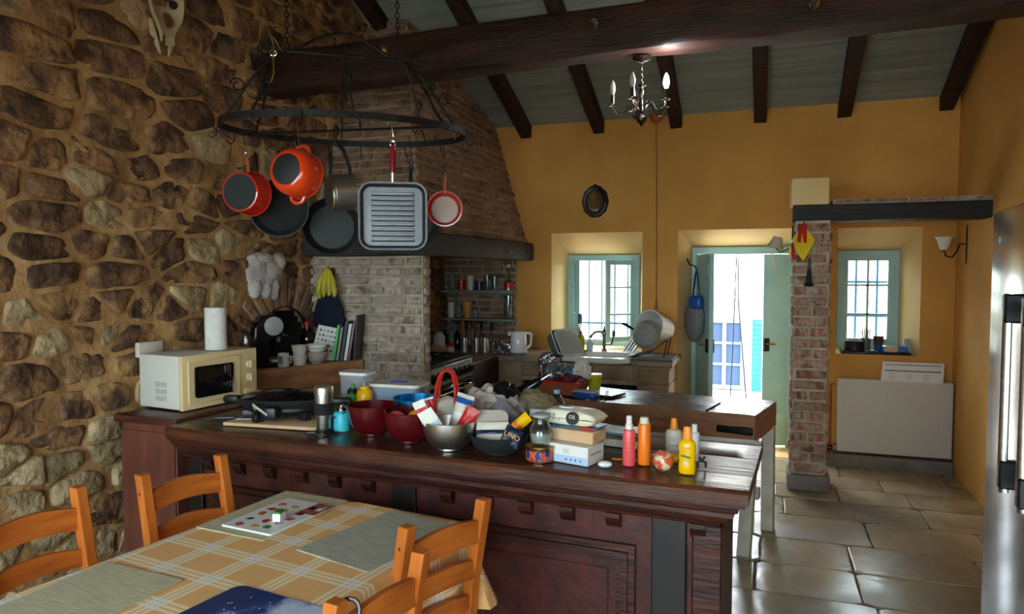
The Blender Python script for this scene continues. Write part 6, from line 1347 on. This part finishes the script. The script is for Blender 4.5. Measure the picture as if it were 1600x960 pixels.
MB().prism([(-.012, -.135), (.0, -.15), (.012, -.135), (.016, -.05), (.012, .0), (.018, .06), (.01, .12), (0, .145), (-.01, .12), (-.018, .06), (-.012, 0), (-.016, -.05)], -.012, .0, RY(-90) @ RX(0) @ RZ(-90) @ RZ(0)).build('back_plate', 'iron', ws)
MB().tube([(-.005, 0, .0), (-.04, -.0, .0), (-.06, 0, -.06), (-.09, 0, -.10), (-.13, 0, -.09), (-.145, 0, -.04)], .006, 8).build('arm', 'iron', ws)
MB().lathe([(.018, -.045), (.03, -.03), (.04, .0), (.048, .03), (.065, .055), (.062, .055), (.044, .028), (.036, 0), (.014, -.035)], 20, T(-.145, 0, .0), cap=False).build('tulip_shade', 'frosted', ws); MB().lathe([(0, -.06), (.018, -.055), (.022, -.035), (0, -.034)], 14, T(-.145, 0, 0)).build('shade_holder', 'wood_handle', ws)
cl_ = thing('wall_calendar', 'curled paper calendar lying over the top of the radiator', 'calendar', (1.115, 6.405, .735))
MB().sheet(lambda u, v: ((u - .5) * .44 + .02 * v, -.02 + .075 * v + .02 * (1 - v) ** 2, .0 + .14 * v ** 1.1 - .012 * (1 - v)), 12, 10, .001).build('sheet', 'paper', cl_)
for v0, m_, th in ((.85, 'grey_dark', .012), (.55, 'grey_dark', .02)): MB().sheet(lambda u, v, v0=v0, th=th: ((u - .5) * .40 + .02 * v0, -.022 + .075 * (v0 + th * 3 * v) + .02 * (1 - v0) ** 2 , .0 + .14 * (v0 + th * 3 * v) ** 1.1 - .012 * (1 - v0)), 8, 2).build('print_bar', m_, cl_)
for k in range(9):
    v0 = .15 + (k % 3) * .12; u0 = .12 + (k // 3) * .28
    MB().sheet(lambda u, v: ((u0 + .1 * u - .5) * .44 + .02 * v0, -.022 + .075 * (v0 + .03 * v) + .02 * (1 - v0) ** 2, .001 + .14 * (v0 + .03 * v) ** 1.1 - .012 * (1 - v0)), 2, 1).build('print_line', 'grey_plastic', cl_)
# window sill tray
ty = thing('sill_tray', 'black tray of odds and ends on the sill of the barred window', 'tray', (.89, 6.68, .92)); MB().rbox(-.27, .25, -.10, .10, 0, .016, .005, 2).build('tray', 'black', ty)
lt('black_pot', 'small black pot on the left of the window sill tray', 'pot', (.725, 6.66, .937), [('pot', [(0, 0), (.07, 0), (.075, .006), (.075, .08), (.078, .084), (.07, .084), (.068, .01), (0, .008)], 'black')])
bc = lt('brush_cup', 'cup of paint brushes on the window sill', 'cup', (.82, 6.72, .937), [('cup', [(0, 0), (.034, 0), (.038, .1), (.034, .1), (.03, .006), (0, .006)], 'grey_dark')])
for i in range(5): MB().tube([((i-2)*.006, 0, .02), ((i-2)*.016, .004*i, .17 + .012 * (i % 3))], .0045, 6).build('brush', ['wood_handle', 'offwhite', 'grey_dark', 'pine_dark', 'white'][i], bc)
lt('paper_cup', 'dark brown paper cup with blue base on the window sill', 'cup', (.915, 6.72, .937), [('cup', [(0, .05), (.034, .05), (.042, .12), (.038, .12), (0, .055)], 'pine_dark'), ('blue_base', [(0, 0), (.03, 0), (.034, .05), (0, .05)], 'blue')])
bx2 = thing('blue_tray_box', 'open blue box of small things on the right of the sill', 'box', (1.03, 6.66, .937), -4); MB().rbox(-.10, .09, -.06, .06, 0, .045, .006, 1).build('box', 'blue', bx2); MB().rbox(-.08, .02, -.064, -.05, .0, .05, .004, 1).build('brown_packet', 'cardboard', bx2)
o = MB().rbox(-.05, .05, -.008, .008, 0, .11, .003, 1).build('propped_card', 'pale_blue'); o.location = (1.135, 6.68, .9365); o.rotation_euler = (R(-8), 0, R(55)); tag(o, 'pale blue card propped at the right end of the sill', 'card')
o = MB().rbox(-.05, .05, -.012, .012, 0, .012, .004, 1).build('green_marker', 'moss'); o.location = (.85, 6.595, .9365); tag(o, 'green marker pen at the front of the sill tray', 'pen')
